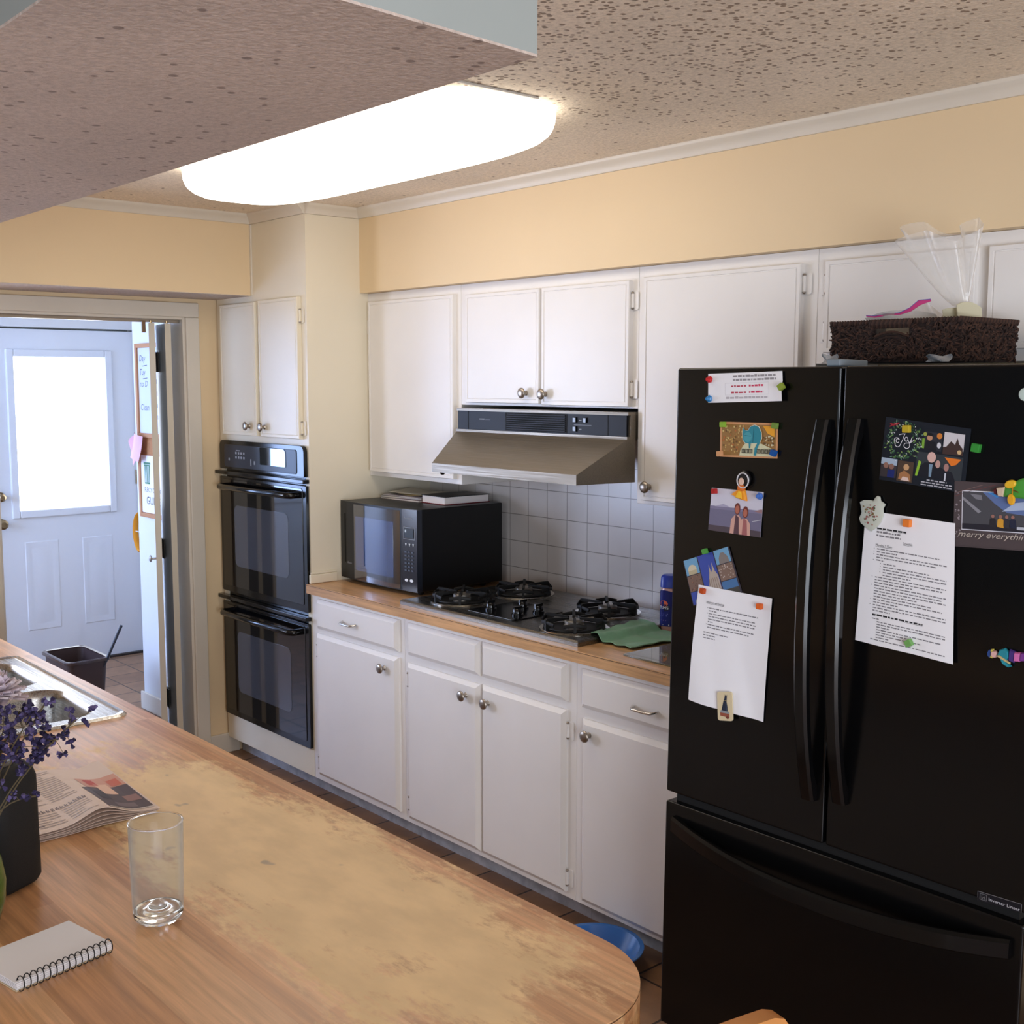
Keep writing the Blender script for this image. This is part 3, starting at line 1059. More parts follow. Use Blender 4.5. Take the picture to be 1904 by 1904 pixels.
mb.add([V[4], V[5], V[7], V[6], (fx0 + 0.012, fy + 0.012, b1z), (fx1 - 0.012, fy + 0.012, b1z), (HX1 - 0.02, 2.82, b1z), (HX0 + 0.02, 2.82, b1z)],
       [(0, 4, 5, 1), (1, 5, 6, 2), (3, 7, 4, 0)], STEEL)
mb.box(HX0, HX1, 2.796, 2.812, 1.562, 1.571, STEEL).box(HX0, HX1, 2.80, 2.812, 1.641, 1.651, STEEL)
mb.build('canopy', hood)
mb = MB().box(HX0 + 0.004, HX1 - 0.010, 2.803, 2.812, 1.5715, 1.641, HOODBLK)
for x in (-3.480, -3.262, -2.94, -2.742):
    mb.box(x - 0.0012, x + 0.0012, 2.8022, 2.803, 1.5725, 1.640, DARK)
mb.box(-3.415, -3.385, 2.8024, 2.803, 1.610, 1.613, PRINT).box(-3.380, -3.350, 2.8024, 2.803, 1.609, 1.6115, flat((90, 92, 100)))
mb.box(-2.905, -2.82, 2.8024, 2.803, 1.603, 1.6042, PRINT)
mb.box(-2.88, -2.868, 2.8024, 2.803, 1.618, 1.6205, PRINT).box(-2.88, -2.868, 2.8024, 2.803, 1.588, 1.5905, PRINT)
cp = mb.build('control_panel', hood)
mb = MB()
for i in range(8):
    z = 1.5785 + i * 0.0076
    mb.box(-3.256, -2.946, 2.799, 2.803, z, z + 0.0032, flat((18, 19, 24)))
mb.box(-3.258, -2.944, 2.8021, 2.8029, 1.5745, 1.639, DARK)
mb.build('vent_grille', cp)
for x, z in ((-2.895, 1.6205), (-2.845, 1.6205), (-2.895, 1.590)):
    MB().box(x - 0.012, x + 0.004, 2.797, 2.803, z - 0.009, z + 0.009, BLACKG).build('switch', cp, bevel=0.002)
MB().ball((-3.425, 2.635, 1.419), 0.010, BLACKG, 10, 6).build('rubber_button', hood)

# ------------------------------------------------------------------ microwave and what lies on it
ang = radians(0.6)
TM = Matrix.Translation((-4.186, 2.668, CT)) @ Matrix.Rotation(ang, 4, 'Z')
mw = thing('microwave', 'black microwave oven in the counter corner beside the cream tower', 'microwave', TM @ Vector((0.27, 0.2, 0)))
mb = MB(TM)
mb.box(0.012, 0.530, 0.022, 0.452, 0.016, 0.342, MWBODY)
for (x, y) in ((0.05, 0.06), (0.49, 0.06), (0.05, 0.38), (0.49, 0.38)):
    mb.cyl((x, y, 0.0002), (x, y, 0.017), 0.012, DARK, n=10)
mb.build('housing', mw, bevel=0.004)


def bulge(x):
    return 0.012 - 0.018 * (1 - ((x - 0.27) / 0.27) ** 2)


N = 24
xs = [0.0 + 0.532 * i / N for i in range(N + 1)]


def strip(mb, xa, xb, z0, z1, off, mat, n=12, thick=None):
    """curved front piece between xa and xb; its back stays behind the face"""
    X = [xa + (xb - xa) * i / n for i in range(n + 1)]
    ring0 = [(x, bulge(x) - off, z0) for x in X] + [(x, bulge(x) + (thick or 0.02), z0) for x in X[::-1]]
    ring1 = [(p[0], p[1], z1) for p in ring0]
    mb.rings([ring0, ring1], mat)
    return mb


mb = MB(TM)
strip(mb, 0.0, 0.446, 0.018, 0.342, 0.0, MWBODY, 18, 0.025)
mdoor = mb.build('door', mw, sharp=25)
mb = MB(TM)
strip(mb, 0.116, 0.436, 0.022, 0.334, 0.0016, MWGL, 14, 0.001)
mb.build('door_glass', mdoor, sharp=30)
mb = MB(TM)
strip(mb, 0.128, 0.395, 0.062, 0.286, 0.0024, M('microwave_window', (46, 70, 120), 0.05, spec=1.0, ior=2.0), 10, 0.0)  # blue of the reflected entry daylight is put into the window colour
mb.build('window', mdoor, sharp=30)
mb = MB(TM)
strip(mb, 0.033, 0.041, 0.085, 0.290, 0.0012, DARK, 2, 0.0)
mb.build('grip_slot', mdoor)


def mwpage(x, z, h):
    return TM @ Vector((x, bulge(x) - 0.0018 - h, z))


mb = MB()
pg = Page(mb, mwpage)
pg.text('Genius', 0.058, 0.082, 0.013, PRINT, shear=0.25)
mb.build('emblem', mdoor)
mb = MB(TM)
strip(mb, 0.447, 0.532, 0.018, 0.342, 0.0, M('microwave_panel', (26, 31, 42), 0.22, spec=0.8), 5, 0.025)
mpanel = mb.build('control_panel', mw, sharp=25)
mb = MB()
pg = Page(mb, mwpage)
pg.text('Panasonic', 0.461, 0.304, 0.012, PRINT, width=0.048)
for (a, b, c, e) in ((0.458, 0.521, 0.2705, 0.272), (0.458, 0.521, 0.224, 0.2255), (0.458, 0.4595, 0.224, 0.272), (0.5195, 0.521, 0.224, 0.272)):
    pg.rect(a, b, c, e, PRINT)
pg.rect(0.464, 0.515, 0.231, 0.266, flat((58, 68, 78), 0.2))
pg.rect(0.466, 0.474, 0.251, 0.262, flat((190, 200, 205)), 0.0004)
for i in range(3):
    x = 0.466 + i * 0.021
    pg.poly([(x, 0.208), (x + 0.005, 0.196), (x + 0.010, 0.208)], flat((220, 222, 226)))
for r in range(6):
    for c in range(3):
        pg.rect(0.463 + c * 0.019, 0.475 + c * 0.019, 0.098 + r * 0.0145, 0.104 + r * 0.0145, flat((74, 80, 92)))
pg.disc(0.473, 0.062, 0.010, flat((226, 230, 236)), ry=0.006)
pg.disc(0.502, 0.062, 0.010, flat((226, 230, 236)), ry=0.006)
mb.build('keypad_marks', mpanel)

ZM = CT + 0.342 + 0.0003
# magazines, envelopes and a hardback on the microwave


def slab(mb, cx, cy, rot, sx, sy, z0, z1, mat):
    c, q = cos(rot), sin(rot)
    pts = [(cx + c * a - q * b, cy + q * a + c * b) for a, b in ((-sx, -sy), (sx, -sy), (sx, sy), (-sx, sy))]
    mb.prism(pts, 'z', z0, z1, mat)
    return mb


z = ZM
spec_mags = [('magazine', 'magazine with a dark red cover at the bottom of the paper stack on the microwave', (-4.020, 2.965), 0.06, (0.125, 0.105), 0.006, (96, 26, 40)),
             ('magazine', 'grey magazine second from the bottom of the paper stack on the microwave', (-4.032, 2.965), 0.16, (0.120, 0.098), 0.005, (120, 112, 116)),
             ('magazine', 'thin lilac magazine under the cream envelopes on the microwave', (-4.025, 2.970), 0.02, (0.122, 0.100), 0.003, (170, 162, 178))]
for nm, lab, c, r, s_, t, col in spec_mags:
    mb = MB()
    slab(mb, c[0], c[1], r, s_[0], s_[1], z, z + t, flat((214, 208, 198)))
    slab(mb, c[0], c[1], r, s_[0] + 0.001, s_[1] + 0.001, z + t, z + t + 0.0008, flat(col, 0.3))
    slab(mb, c[0], c[1], r, s_[0] + 0.001, s_[1] + 0.001, z, z + 0.0006, flat(col, 0.3))
    tag(mb.build(nm), lab, 'magazine', 'reading matter on the microwave')
    z += t + 0.0011
cols = [(226, 208, 160), (206, 182, 128), (236, 224, 190), (240, 234, 218)]
names = ['buff envelope lowest of the loose papers on the microwave', 'tan envelope fanned out on the microwave paper stack',
         'cream sheet curling on the microwave paper stack', 'white sheet topmost on the microwave paper stack']
for i, col in enumerate(cols):
    rot = -0.25 + 0.17 * i
    cx, cy = -4.055 + 0.012 * i, 2.985 - 0.006 * i
    zz = z

    def sheet(u, v, rot=rot, cx=cx, cy=cy, zz=zz, i=i):
        a, b = (u - 0.5) * 0.21, (v - 0.5) * 0.15
        w = 0.006 * max(0.0, cos(pi * u)) ** 2 * (0.4 + v) * (0.4 + 0.25 * i) + 0.0005 * sin(9 * u + i)
        return (cx + cos(rot) * a - sin(rot) * b, cy + sin(rot) * a + cos(rot) * b, zz + abs(w) + 0.0004)
    mb = MB().grid(sheet, 10, 4, flat(col), -0.0006)
    tag(mb.build('envelope' if i < 2 else 'paper_sheet'), names[i], 'paper', 'loose papers on the microwave')
    z += 0.0030
book = thing('hardback_book', 'thick hardback book with dark cover and white pages on the microwave', 'book', (-3.76, 2.9, ZM))
mb = MB()
slab(mb, -3.800, 2.990, -0.02, 0.076, 0.112, ZM + 0.003, ZM + 0.031, flat((236, 228, 226)))
mb.build('pages', book)
mb = MB()
slab(mb, -3.799, 2.990, -0.02, 0.080, 0.116, ZM, ZM + 0.003, flat((110, 20, 34), 0.4))
slab(mb, -3.799, 2.990, -0.02, 0.080, 0.116, ZM + 0.031, ZM + 0.034, flat((30, 26, 28), 0.35))
slab(mb, -3.77, 3.03, -0.02, 0.035, 0.06, ZM + 0.034, ZM + 0.0342, flat((84, 74, 66), 0.35))
mb.build('cover', book)

# ------------------------------------------------------------------ antacid bottle, cloth and glass board on the counter
bot = thing('antacid_bottle', 'pink plastic antacid bottle with blue cap beside the fridge', 'bottle', (-2.625, 3.00, CT))


def squash(cx, cy, z, rx, ry, n=28):
    R = []
    for i in range(n):
        a = 2 * pi * i / n
        c, q = cos(a), sin(a)
        a_, b_ = rx * abs(c) ** 0.75 * (1 if c > 0 else -1), ry * abs(q) ** 0.75 * (1 if q > 0 else -1)
        R.append((cx + a_ * cos(0.6) - b_ * sin(0.6), cy + a_ * sin(0.6) + b_ * cos(0.6), z))
    return R


bx, by = -2.583, 2.962
mb = MB().rings([squash(bx, by, CT + h, a, b) for h, a, b in ((0.0003, 0.036, 0.026), (0.004, 0.040, 0.029), (0.06, 0.045, 0.031), (0.11, 0.044, 0.030), (0.142, 0.041, 0.028), (0.150, 0.038, 0.026))], M('pink_plastic', (214, 160, 150), 0.25, spec=0.6, alpha=1.0))
mb.build('body', bot, sharp=50)
mb = MB().rings([squash(bx, by, CT + h, a, b) for h, a, b in ((0.150, 0.041, 0.027), (0.152, 0.045, 0.030), (0.186, 0.043, 0.028), (0.193, 0.037, 0.024))], M('blue_plastic', (30, 58, 168), 0.35))
mb.build('cap', bot, sharp=50)
mb = MB()


def bpage(u, v, h):
    # label wraps the front left of the bottle
    rx, ry = 0.0445 + 0.0010, 0.0305 + 0.0010
    a = radians(234) + u / 0.040
    c, q = cos(a), sin(a)
    a_, b_ = (rx + h) * abs(c) ** 0.75 * (1 if c > 0 else -1), (ry + h) * abs(q) ** 0.75 * (1 if q > 0 else -1)
    return (bx + a_ * cos(0.6) - b_ * sin(0.6), by + a_ * sin(0.6) + b_ * cos(0.6), CT + v)


pg = Page(mb, bpage)
NAVY = flat((28, 34, 110), 0.3)
for k in range(10):
    a, b = -0.026 + 0.0052 * k, -0.026 + 0.0052 * (k + 1)
    ta = 0.135 + 0.009 * math.sqrt(max(0, 1 - ((a + b) / 2 / 0.027) ** 2))
    pg.poly([(a, 0.022), (b, 0.022), (b, ta), (a, ta)], NAVY)
pg.disc(0.0, 0.098, 0.016, flat((214, 96, 60)), 0.0003, 0.012)
pg.disc(0.0, 0.085, 0.0225, flat((24, 20, 50)), 0.0006, 0.013)
pg.text('TUMS', -0.018, 0.080, 0.0145, flat((245, 245, 245)), width=0.036, dh=0.0012)
pg.words(-0.016, 0.016, 0.062, 0.003, flat((140, 140, 220)), seed=3)
pg.words(-0.014, 0.014, 0.056, 0.003, flat((140, 140, 220)), seed=5)
pg.words(-0.012, 0.012, 0.040, 0.004, flat((190, 150, 190)), seed=6)
pg.rect(-0.002, 0.020, 0.025, 0.029, flat((240, 240, 240)), 0.0004)
mb.build('label', bot, sharp=60)

mb = MB().prism(rrect(-2.452, -1.99, 2.575, 2.885, 0.012), 'z', CT + 0.0003, CT + 0.0053, M('tinted_board_glass', (196, 190, 160), 0.03, trans=0.85, ior=1.45))
tag(mb.build('glass_cutting_board', bevel=0.001), 'tinted glass cutting board on the counter next to the fridge', 'cutting board')


def clothf(u, v):
    P00, P10, P11, P01 = Vector((-2.655, 2.645, 0)), Vector((-2.480, 2.650, 0)), Vector((-2.455, 2.925, 0)), Vector((-2.690, 2.915, 0))
    p = (P00 * (1 - u) + P10 * u) * (1 - v) + (P01 * (1 - u) + P11 * u) * v
    edge = min(u, 1 - u, v, 1 - v)
    p.x += 0.006 * noise.noise((u * 5, v * 5, 2)) + 0.003 * sin(22 * v)
    p.y += 0.006 * noise.noise((u * 5, v * 5, 7)) + 0.004 * sin(17 * u)
    base = CT + (0.0062 if (p.x > -2.458 and p.y > 2.57) else 0.0008)
    on_top = 0.0218 * max(0.0, min(1.0, (-2.60 - p.x) / 0.025))
    if on_top > 0:
        base = max(base, CT + on_top)
    p.z = base + 0.006 * abs(noise.noise((u * 3.2, v * 3.2, 1))) * 1.6 + (0.006 * max(0, 0.12 - edge) / 0.12)
    return p


mb = MB().grid(clothf, 26, 26, M('green_microfibre', (112, 160, 128), 0.9, sheen=0.3, bump=(500, 0.5, 0.001), var=(30, 0.08)), -0.003)
tag(mb.build('cleaning_cloth', sharp=80), 'rumpled green cleaning cloth between the cooktop and the glass board', 'cloth')

# ------------------------------------------------------------------ ceiling light
lamp = thing('ceiling_light', 'long rounded fluorescent ceiling light glowing white', 'ceiling light', (-3.075, 2.01, CEIL))
LAMPM = M('lit_diffuser', (255, 250, 240), 0.5, emit=(255, 246, 230), estr=W_LAMP)
mb = MB()
R = []
NN = 56
for k in range(9):
    s_ = k / 8 * 0.985
    kk = (1 - s_ ** 3.4) ** (1 / 3.4)
    ins = (1 - kk) * 0.26
    A_, B_ = 0.788 - ins, 0.26 - ins
    ring = []
    for i in range(NN):
        t = -2 * pi * i / NN
        x = A_ * abs(cos(t)) ** 0.5 * (1 if cos(t) >= 0 else -1)
        y = B_ * abs(sin(t)) ** 0.5 * (1 if sin(t) >= 0 else -1)
        rt = -0.012
        ring.append((-3.075 + x * cos(rt) - y * sin(rt), 2.009 + x * sin(rt) + y * cos(rt), CEIL - 0.004 - 0.1045 * s_))
    R.append(ring)
mb.rings(R, LAMPM, True, True)
mb.build('diffuser', lamp, sharp=60)
mb = MB().box(-2.276, -2.266, 1.80, 2.06, CEIL - 0.006, CEIL - 0.0005, M('lamp_end_shadow_grey', (190, 184, 176), 0.5))  # grey bar standing in for the shadow line at the fixture's end
mb.build('end_shadow_bar', lamp, bevel=0.002)

# ================================================================== peninsula
PZ = 0.914
PX1, PY1, PY0 = -1.018, 1.213, 0.22
SX0, SX1, SY0, SY1 = -3.655, -2.815, 0.610, 1.168       # sink flange


def corner_path(r=0.165, seg=14):
    pts = []
    for i in range(seg + 1):
        a = radians(90 - 90.0 * i / seg)
        pts.append((PX1 - r + r * cos(a), PY1 - r + r * sin(a)))
    return pts


mb = MB()
out = [(XL + 0.002, PY1)] + corner_path() + [(PX1, PY0 + 0.16)] + [(PX1 - 0.16 + 0.16 * cos(radians(-90.0 * i / 8)), PY0 + 0.16 + 0.16 * sin(radians(-90.0 * i / 8))) for i in range(1, 9)] + [(XL + 0.002, PY0)]
hx0, hx1, hy0, hy1 = SX0 + 0.03, SX1 - 0.03, SY0 + 0.03, SY1 - 0.03
# top sheet pieces around the sink cut-out
right = [(hx1, PY0)] + [(hx1, PY1)] + out[1:-1]
right = [(hx1, PY1)] + out[1:-1] + [(hx1, PY0)]
for zz0, zz1 in ((PZ - 0.060, PZ),):
    mb.prism(right[::-1], 'z', zz0, zz1, PENIN)
    mb.box(XL + 0.002, hx0, PY0, PY1, zz0, zz1, PENIN)
    mb.box(hx0, hx1, PY0, hy0, zz0, zz1, PENIN)
    mb.box(hx0, hx1, hy1, PY1, zz0, zz1, PENIN)
edge = [(hx1, PY1)] + out[1:-1]
for (x0, y0), (x1, y1) in zip(edge[:-1], edge[1:]):
    L = math.hypot(x1 - x0, y1 - y0)
    if L < 1e-6:
        continue
    nx, ny = -(y1 - y0) / L * -0.0006, (x1 - x0) / L * -0.0006
    nx, ny = (y1 - y0) / L * -0.0006, (x1 - x0) / L * 0.0006
    if nx * (x0 + 2) + ny * (y0 - 0.7) < 0:
        nx, ny = -nx, -ny
    q = [(x0 + nx, y0 + ny, PZ - 0.0035), (x1 + nx, y1 + ny, PZ - 0.0035), (x1 + nx, y1 + ny, PZ - 0.0022), (x0 + nx, y0 + ny, PZ - 0.0022)]
    mb.add(q, [(0, 1, 2, 3)], SEAM)
pen = mb.build('peninsula_countertop', origin=(-2.755, 0.67, PZ))
tag(pen, 'long worn wood laminate peninsula countertop with rounded corner and pale worn patch', 'countertop')
mb = MB()
slab_with_holes(mb, 'y', 0.52, 1.10, XL + 0.004, -1.22, 0.082, PZ - 0.0605, [(hx0 - 0.01, hx1 + 0.01, PZ - 0.30, PZ - 0.0605)], CAB)
root = thing('peninsula_cabinet', 'white base cabinet carrying the wood peninsula countertop', 'cabinet', (-3.1, 0.8, 0))
mb.build('body', root)
MB().box(XL + 0.004, -1.26, 0.56, 1.03, 0, 0.082, TOE).build('toe_kick', root)

# double bowl sink
sink = thing('double_sink', 'stainless steel double bowl sink set into the peninsula countertop', 'sink', ((SX0 + SX1) / 2, (SY0 + SY1) / 2, PZ))
mb = MB()
bowls = [(-3.205, -2.868, 0.672, 1.122), (-3.602, -3.265, 0.672, 1.122)]


def rr3(x0, x1, y0, y1, r, z, seg=6):
    return [(p[0], p[1], z) for p in rrect(x0, x1, y0, y1, r, seg)]


R = [rr3(SX0 - 0.002, SX1 + 0.002, SY0 - 0.002, SY1 + 0.002, 0.035, PZ + 0.0004), rr3(SX0 + 0.004, SX1 - 0.004, SY0 + 0.004, SY1 - 0.004, 0.032, PZ + 0.0065),
     rr3(SX0 + 0.012, SX1 - 0.012, SY0 + 0.012, SY1 - 0.012, 0.028, PZ + 0.0055), rr3(SX0 + 0.018, SX1 - 0.018, SY0 + 0.018, SY1 - 0.018, 0.026, PZ + 0.0028)]
mb.rings(R, SINKM, False, False)
# flat deck with two openings, built as one bmesh fill
bm = bmesh.new()


def loop(pts):
    vs = [bm.verts.new(p) for p in pts]
    return [bm.edges.new((vs[i], vs[(i + 1) % len(vs)])) for i in range(len(vs))]


es = loop(R[-1])
for b in bowls:
    es += loop(rr3(*b, 0.075, PZ + 0.0028, 8))
bmesh.ops.triangle_fill(bm, use_beauty=True, use_dissolve=False, edges=es, normal=(0, 0, 1))
bm.verts.index_update()
mb.add([tuple(v.co) for v in bm.verts], [tuple(v.index for v in f.verts) if f.normal.z > 0 else tuple(v.index for v in f.verts)[::-1] for f in bm.faces], SINKM)
bm.free()
mb.build('deck', sink, sharp=30)
for b in bowls:
    mb = MB()
    rg = []
    for ins, z, r in ((0, PZ + 0.0028, 0.075), (0.004, PZ - 0.001, 0.073), (0.010, PZ - 0.02, 0.07), (0.020, PZ - 0.14, 0.07), (0.040, PZ - 0.168, 0.06), (0.075, PZ - 0.176, 0.045)):
        rg.append(rr3(b[0] + ins, b[1] - ins, b[2] + ins, b[3] - ins, r, z, 8))
    mb.rings(rg[::-1], SINKM, True, False)
    mb.lathe([(0.05, 0), (0.042, 0.0015), (0.035, -0.002)], ((b[0] + b[1]) / 2, (b[2] + b[3]) / 2, PZ - 0.1755), (0, 0, 1), CHROME, 24, False, True)
    o = mb.build('bowl', sink, sharp=50)
    for p in o.data.polygons:
        pass

# ------------------------------------------------------------------ drinking glass
gx, gy = -1.690, 0.735
gl = thing('drinking_glass', 'clear empty tumbler with thick base standing on the peninsula', 'glass', (gx, gy, PZ))
k = NT('thin_clear_glass')
tr = k.n('ShaderNodeBsdfTransparent')
tr.inputs[0].default_value = (0.965, 0.975, 0.97, 1)
k.p.inputs['Base Color'].default_value = (0.55, 0.56, 0.55, 1)
k.p.inputs['Roughness'].default_value = 0.03
k.p.inputs['Specular IOR Level'].default_value = 1.0
lwt = k.n('ShaderNodeLayerWeight')
lwt.inputs[0].default_value = 0.28
msh = k.n('ShaderNodeMixShader')
k.l(k.rng(lwt.outputs['Facing'], 0.15, 0.95, 0.05, 0.8), msh.inputs[0])
k.l(tr.outputs[0], msh.inputs[1])
k.l(k.p.outputs[0], msh.inputs[2])
k.l(msh.outputs[0], k.t.nodes['Material Output'].inputs['Surface'])
THIN = k.m
mb = MB().lathe([(0.0384, 0.018), (0.0400, 0.060), (0.0415, 0.157), (0.0409, 0.1582), (0.0400, 0.157), (0.0386, 0.060), (0.0372, 0.018)], (gx, gy, PZ), (0, 0, 1), THIN, 48)
mb.build('wall', gl, sharp=60)
mb = MB().tube([(gx + 0.0408 * cos(2 * pi * q / 40), gy + 0.0408 * sin(2 * pi * q / 40), PZ + 0.1588) for q in range(40)], 0.0013, GLASS, 8, closed=True)
mb.build('rim', gl, sharp=60)
mb = MB().lathe([(0.001, 0.0008), (0.024, 0.0008), (0.033, 0.003), (0.0372, 0.009), (0.0383, 0.017), (0.0365, 0.0195), (0.031, 0.0180), (0.026, 0.0175), (0.019, 0.0215), (0.011, 0.029), (0.001, 0.033)], (gx, gy, PZ), (0, 0, 1), GLASS, 40, True, True)
mb.build('thick_base', gl, sharp=60)

# ------------------------------------------------------------------ spiral notebook
na, nb_ = Vector((-1.603, 0.492, 0)), Vector((-1.632, 0.640, 0))      # coil edge
eu = (nb_ - na).normalized()
ev = Vector((-eu.y, eu.x, 0))
if ev.x > 0:
    ev = -ev
NBK = thing('spiral_notebook', 'small white spiral notebook lying on the peninsula corner', 'notebook', (-1.67, 0.56, PZ))


def nbp(u, v, z):
    p = na + eu * u + ev * v
    return Vector((p.x, p.y, PZ + z))


def nbslab(mb, u0, u1, v0, v1, z0, z1, mat, lift=0.0):
    P = [nbp(u0, v0, z0), nbp(u1, v0, z0), nbp(u1, v1, z0 + lift), nbp(u0, v1, z0 + lift), nbp(u0, v0, z1), nbp(u1, v0, z1), nbp(u1, v1, z1 + lift), nbp(u0, v1, z1 + lift)]
    F = [(0, 3, 2, 1), (4, 5, 6, 7), (0, 1, 5, 4), (1, 2, 6, 5), (2, 3, 7, 6), (3, 0, 4, 7)]
    if (P[1] - P[0]).cross(P[3] - P[0]).z < 0:
        F = [f[::-1] for f in F]
    return mb.add(P, F, mat)


mb = MB()
nbslab(mb, 0.0, 0.150, 0.004, 0.118, 0.0005, 0.0022, flat((206, 190, 160)))
mb.build('back_cover', NBK)
mb = MB()
for k in range(7):
    nbslab(mb, 0.001 + 0.0006 * (k % 3), 0.150 - 0.0005 * (k % 2), 0.0045 + 0.0004 * (k % 2), 0.117 - 0.0007 * (k % 3), 0.0026 + 0.0014 * k, 0.0026 + 0.0014 * k + 0.0011, WHITEP)
nbslab(mb, 0.0, 0.150, 0.006, 0.118, 0.0126, 0.0134, WHITEP, 0.001)
for i in range(15):
    u = 0.006 + i * 0.0098
    nbslab(mb, u - 0.0018, u + 0.0018, 0.0095, 0.0125, 0.01345, 0.0136, flat((60, 58, 60)))
mb.build('pages', NBK)
mb = MB()
for i in range(15):
    u = 0.006 + i * 0.0098
    pts = []
    for k in range(18):
        a = 2 * pi * k / 18
        pts.append(nbp(u + 0.0014 * sin(a), 0.0025 + 0.0100 * cos(a), 0.0112 + 0.0100 * sin(a)))
    mb.tube(pts, 0.00085, M('black_coil', (22, 22, 26), 0.35), 6, closed=True)
mb.build('coil', NBK, sharp=60)

# ------------------------------------------------------------------ folded newspaper
NPAPER = M('newsprint', (234, 216, 206), 0.8, spec=0.15)
NCORN = [Vector((-2.120, 0.640, 0)), Vector((-2.128, 0.936, 0)), Vector((-2.452, 0.945, 0)), Vector((-2.470, 0.640, 0))]


def npos(u, v):
    """u: towards the back wall (right in the room's depth), v: along the counter"""
    a, b, c, d = NCORN
    return (a * (1 - u) + b * u) * (1 - v) + (d * (1 - u) + c * u) * v


def nwave(u, v, k):
    w = math.exp(-((u - 0.62 - 0.05 * sin(3 * v)) / 0.16) ** 2) * 0.020 * (1 - 0.55 * v)
    w += 0.010 * math.exp(-((u - 0.15) / 0.3) ** 2) * (0.4 + v)
    w += 0.010 * math.exp(-((u - 1.0) / 0.10) ** 2) * v
    return w * (0.06 + 1.15 * k ** 1.7)


news = thing('newspaper', 'folded newspaper with wavy layers lying beside the black speaker', 'newspaper', (-2.29, 0.79, PZ))
LAY = 6
for k in range(LAY):
    def sheetf(u, v, k=k):
        p = npos(u * (0.985 + 0.004 * ((k * 3) % 5)), v * (0.985 + 0.003 * ((k * 2) % 5)))
        z = PZ + 0.0006 + k * 0.0019 + nwave(u, v, (k + 1) / LAY) + 0.0012 * sin(6 * u + k)*(k>0)
        return (p.x, p.y, z + (0.0013 if k > 0 else 0.0))
    mb = MB().grid(sheetf, 30, 12, NPAPER, -0.0005 if True else None)
    top = mb
    if k == LAY - 1:
        def npage(u, v, h):
            # u, v in metres measured from the near right corner, text reads away from the camera
            uu, vv = min(max(u / 0.30, 0), 1), min(max(v / 0.335, 0), 1)
            p = Vector(sheetf(uu, vv))
            return p + Vector((0, 0, h + 0.0009))
        pg = Page(mb, lambda u, v, h: npage(u, v, h))
        # photograph of a person in dark clothes on the fold at the right
        def nrect(u0, u1, v0, v1, mat, dh=0.0, nn=8):
            for i in range(nn):
                a, b = u0 + (u1 - u0) * i / nn, u0 + (u1 - u0) * (i + 1) / nn
                for j in range(3):
                    c, d = v0 + (v1 - v0) * j / 3, v0 + (v1 - v0) * (j + 1) / 3
                    P = [npage(a, c, dh), npage(b, c, dh), npage(b, d, dh), npage(a, d, dh)]
                    mb.add(P, [(0, 1, 2, 3)], mat)
        nrect(0.205, 0.297, 0.010, 0.160, flat((84, 70, 76)), 0.0001)
        nrect(0.215, 0.297, 0.160, 0.235, flat((214, 160, 140)), 0.0001)
        nrect(0.235, 0.262, 0.110, 0.185, flat((236, 196, 172)), 0.0004)
        nrect(0.225, 0.245, 0.175, 0.222, flat((190, 66, 54)), 0.0004)
        nrect(0.268, 0.290, 0.165, 0.205, flat((206, 110, 90)), 0.0005)
        nrect(0.262, 0.292, 0.060, 0.095, flat((150, 112, 108)), 0.0004)
        nrect(0.215, 0.235, 0.070, 0.130, flat((58, 48, 56)), 0.0004)
        nrect(0.230, 0.270, 0.025, 0.050, flat((120, 104, 110)), 0.0004)
        nrect(0.206, 0.298, 0.008, 0.0125, flat((226, 214, 208)), 0.0006)
        # columns of text and an upside-down headline
        rnd = random.Random(4)
        for c in range(3):
            u0 = 0.012 + c * 0.062
            for r in range(26):
                if 7 <= r <= 9:
                    continue
                v = 0.020 + r * 0.0118
                nrect(u0, u0 + 0.052 * (1 if rnd.random() > 0.2 else 0.6), v, v + 0.0035, flat((176, 158, 152)), 0.0002, 3)
        for i in range(20):
            u = 0.016 + i * 0.0088
            hh = rnd.choice([0.011, 0.014, 0.017])
            nrect(u, u + 0.0022, 0.092, 0.092 + hh, flat((118, 100, 98)), 0.0003, 1)
            nrect(u + 0.0035, u + 0.0052, 0.092, 0.092 + rnd.choice([0.010, 0.016]), flat((118, 100, 98)), 0.0003, 1)
        for i in range(3):
            nrect(0.030 + i * 0.018, 0.034 + i * 0.018, 0.030, 0.066, flat((110, 96, 96)), 0.0003, 1)
        nrect(0.02, 0.085, 0.028, 0.031, flat((110, 96, 96)), 0.0003, 3)
    mb.build('sheet', news, sharp=80)

# ------------------------------------------------------------------ smart speaker
FAB = M('speaker_fabric', (16, 16, 17), 0.75, bump=(700, 0.6, 0.001))
spk = thing('smart_speaker', 'black rounded smart speaker standing in front of the newspaper', 'speaker', (-1.988, 0.586, PZ))
sxc, syc = -1.988, 0.586


def spring(h, hw, r, rot=radians(28)):
    c, q = cos(rot), sin(rot)
    return [(sxc + c * p[0] - q * p[1], syc + q * p[0] + c * p[1], PZ + h) for p in rrect(-hw, hw, -hw, hw, r, 8)]


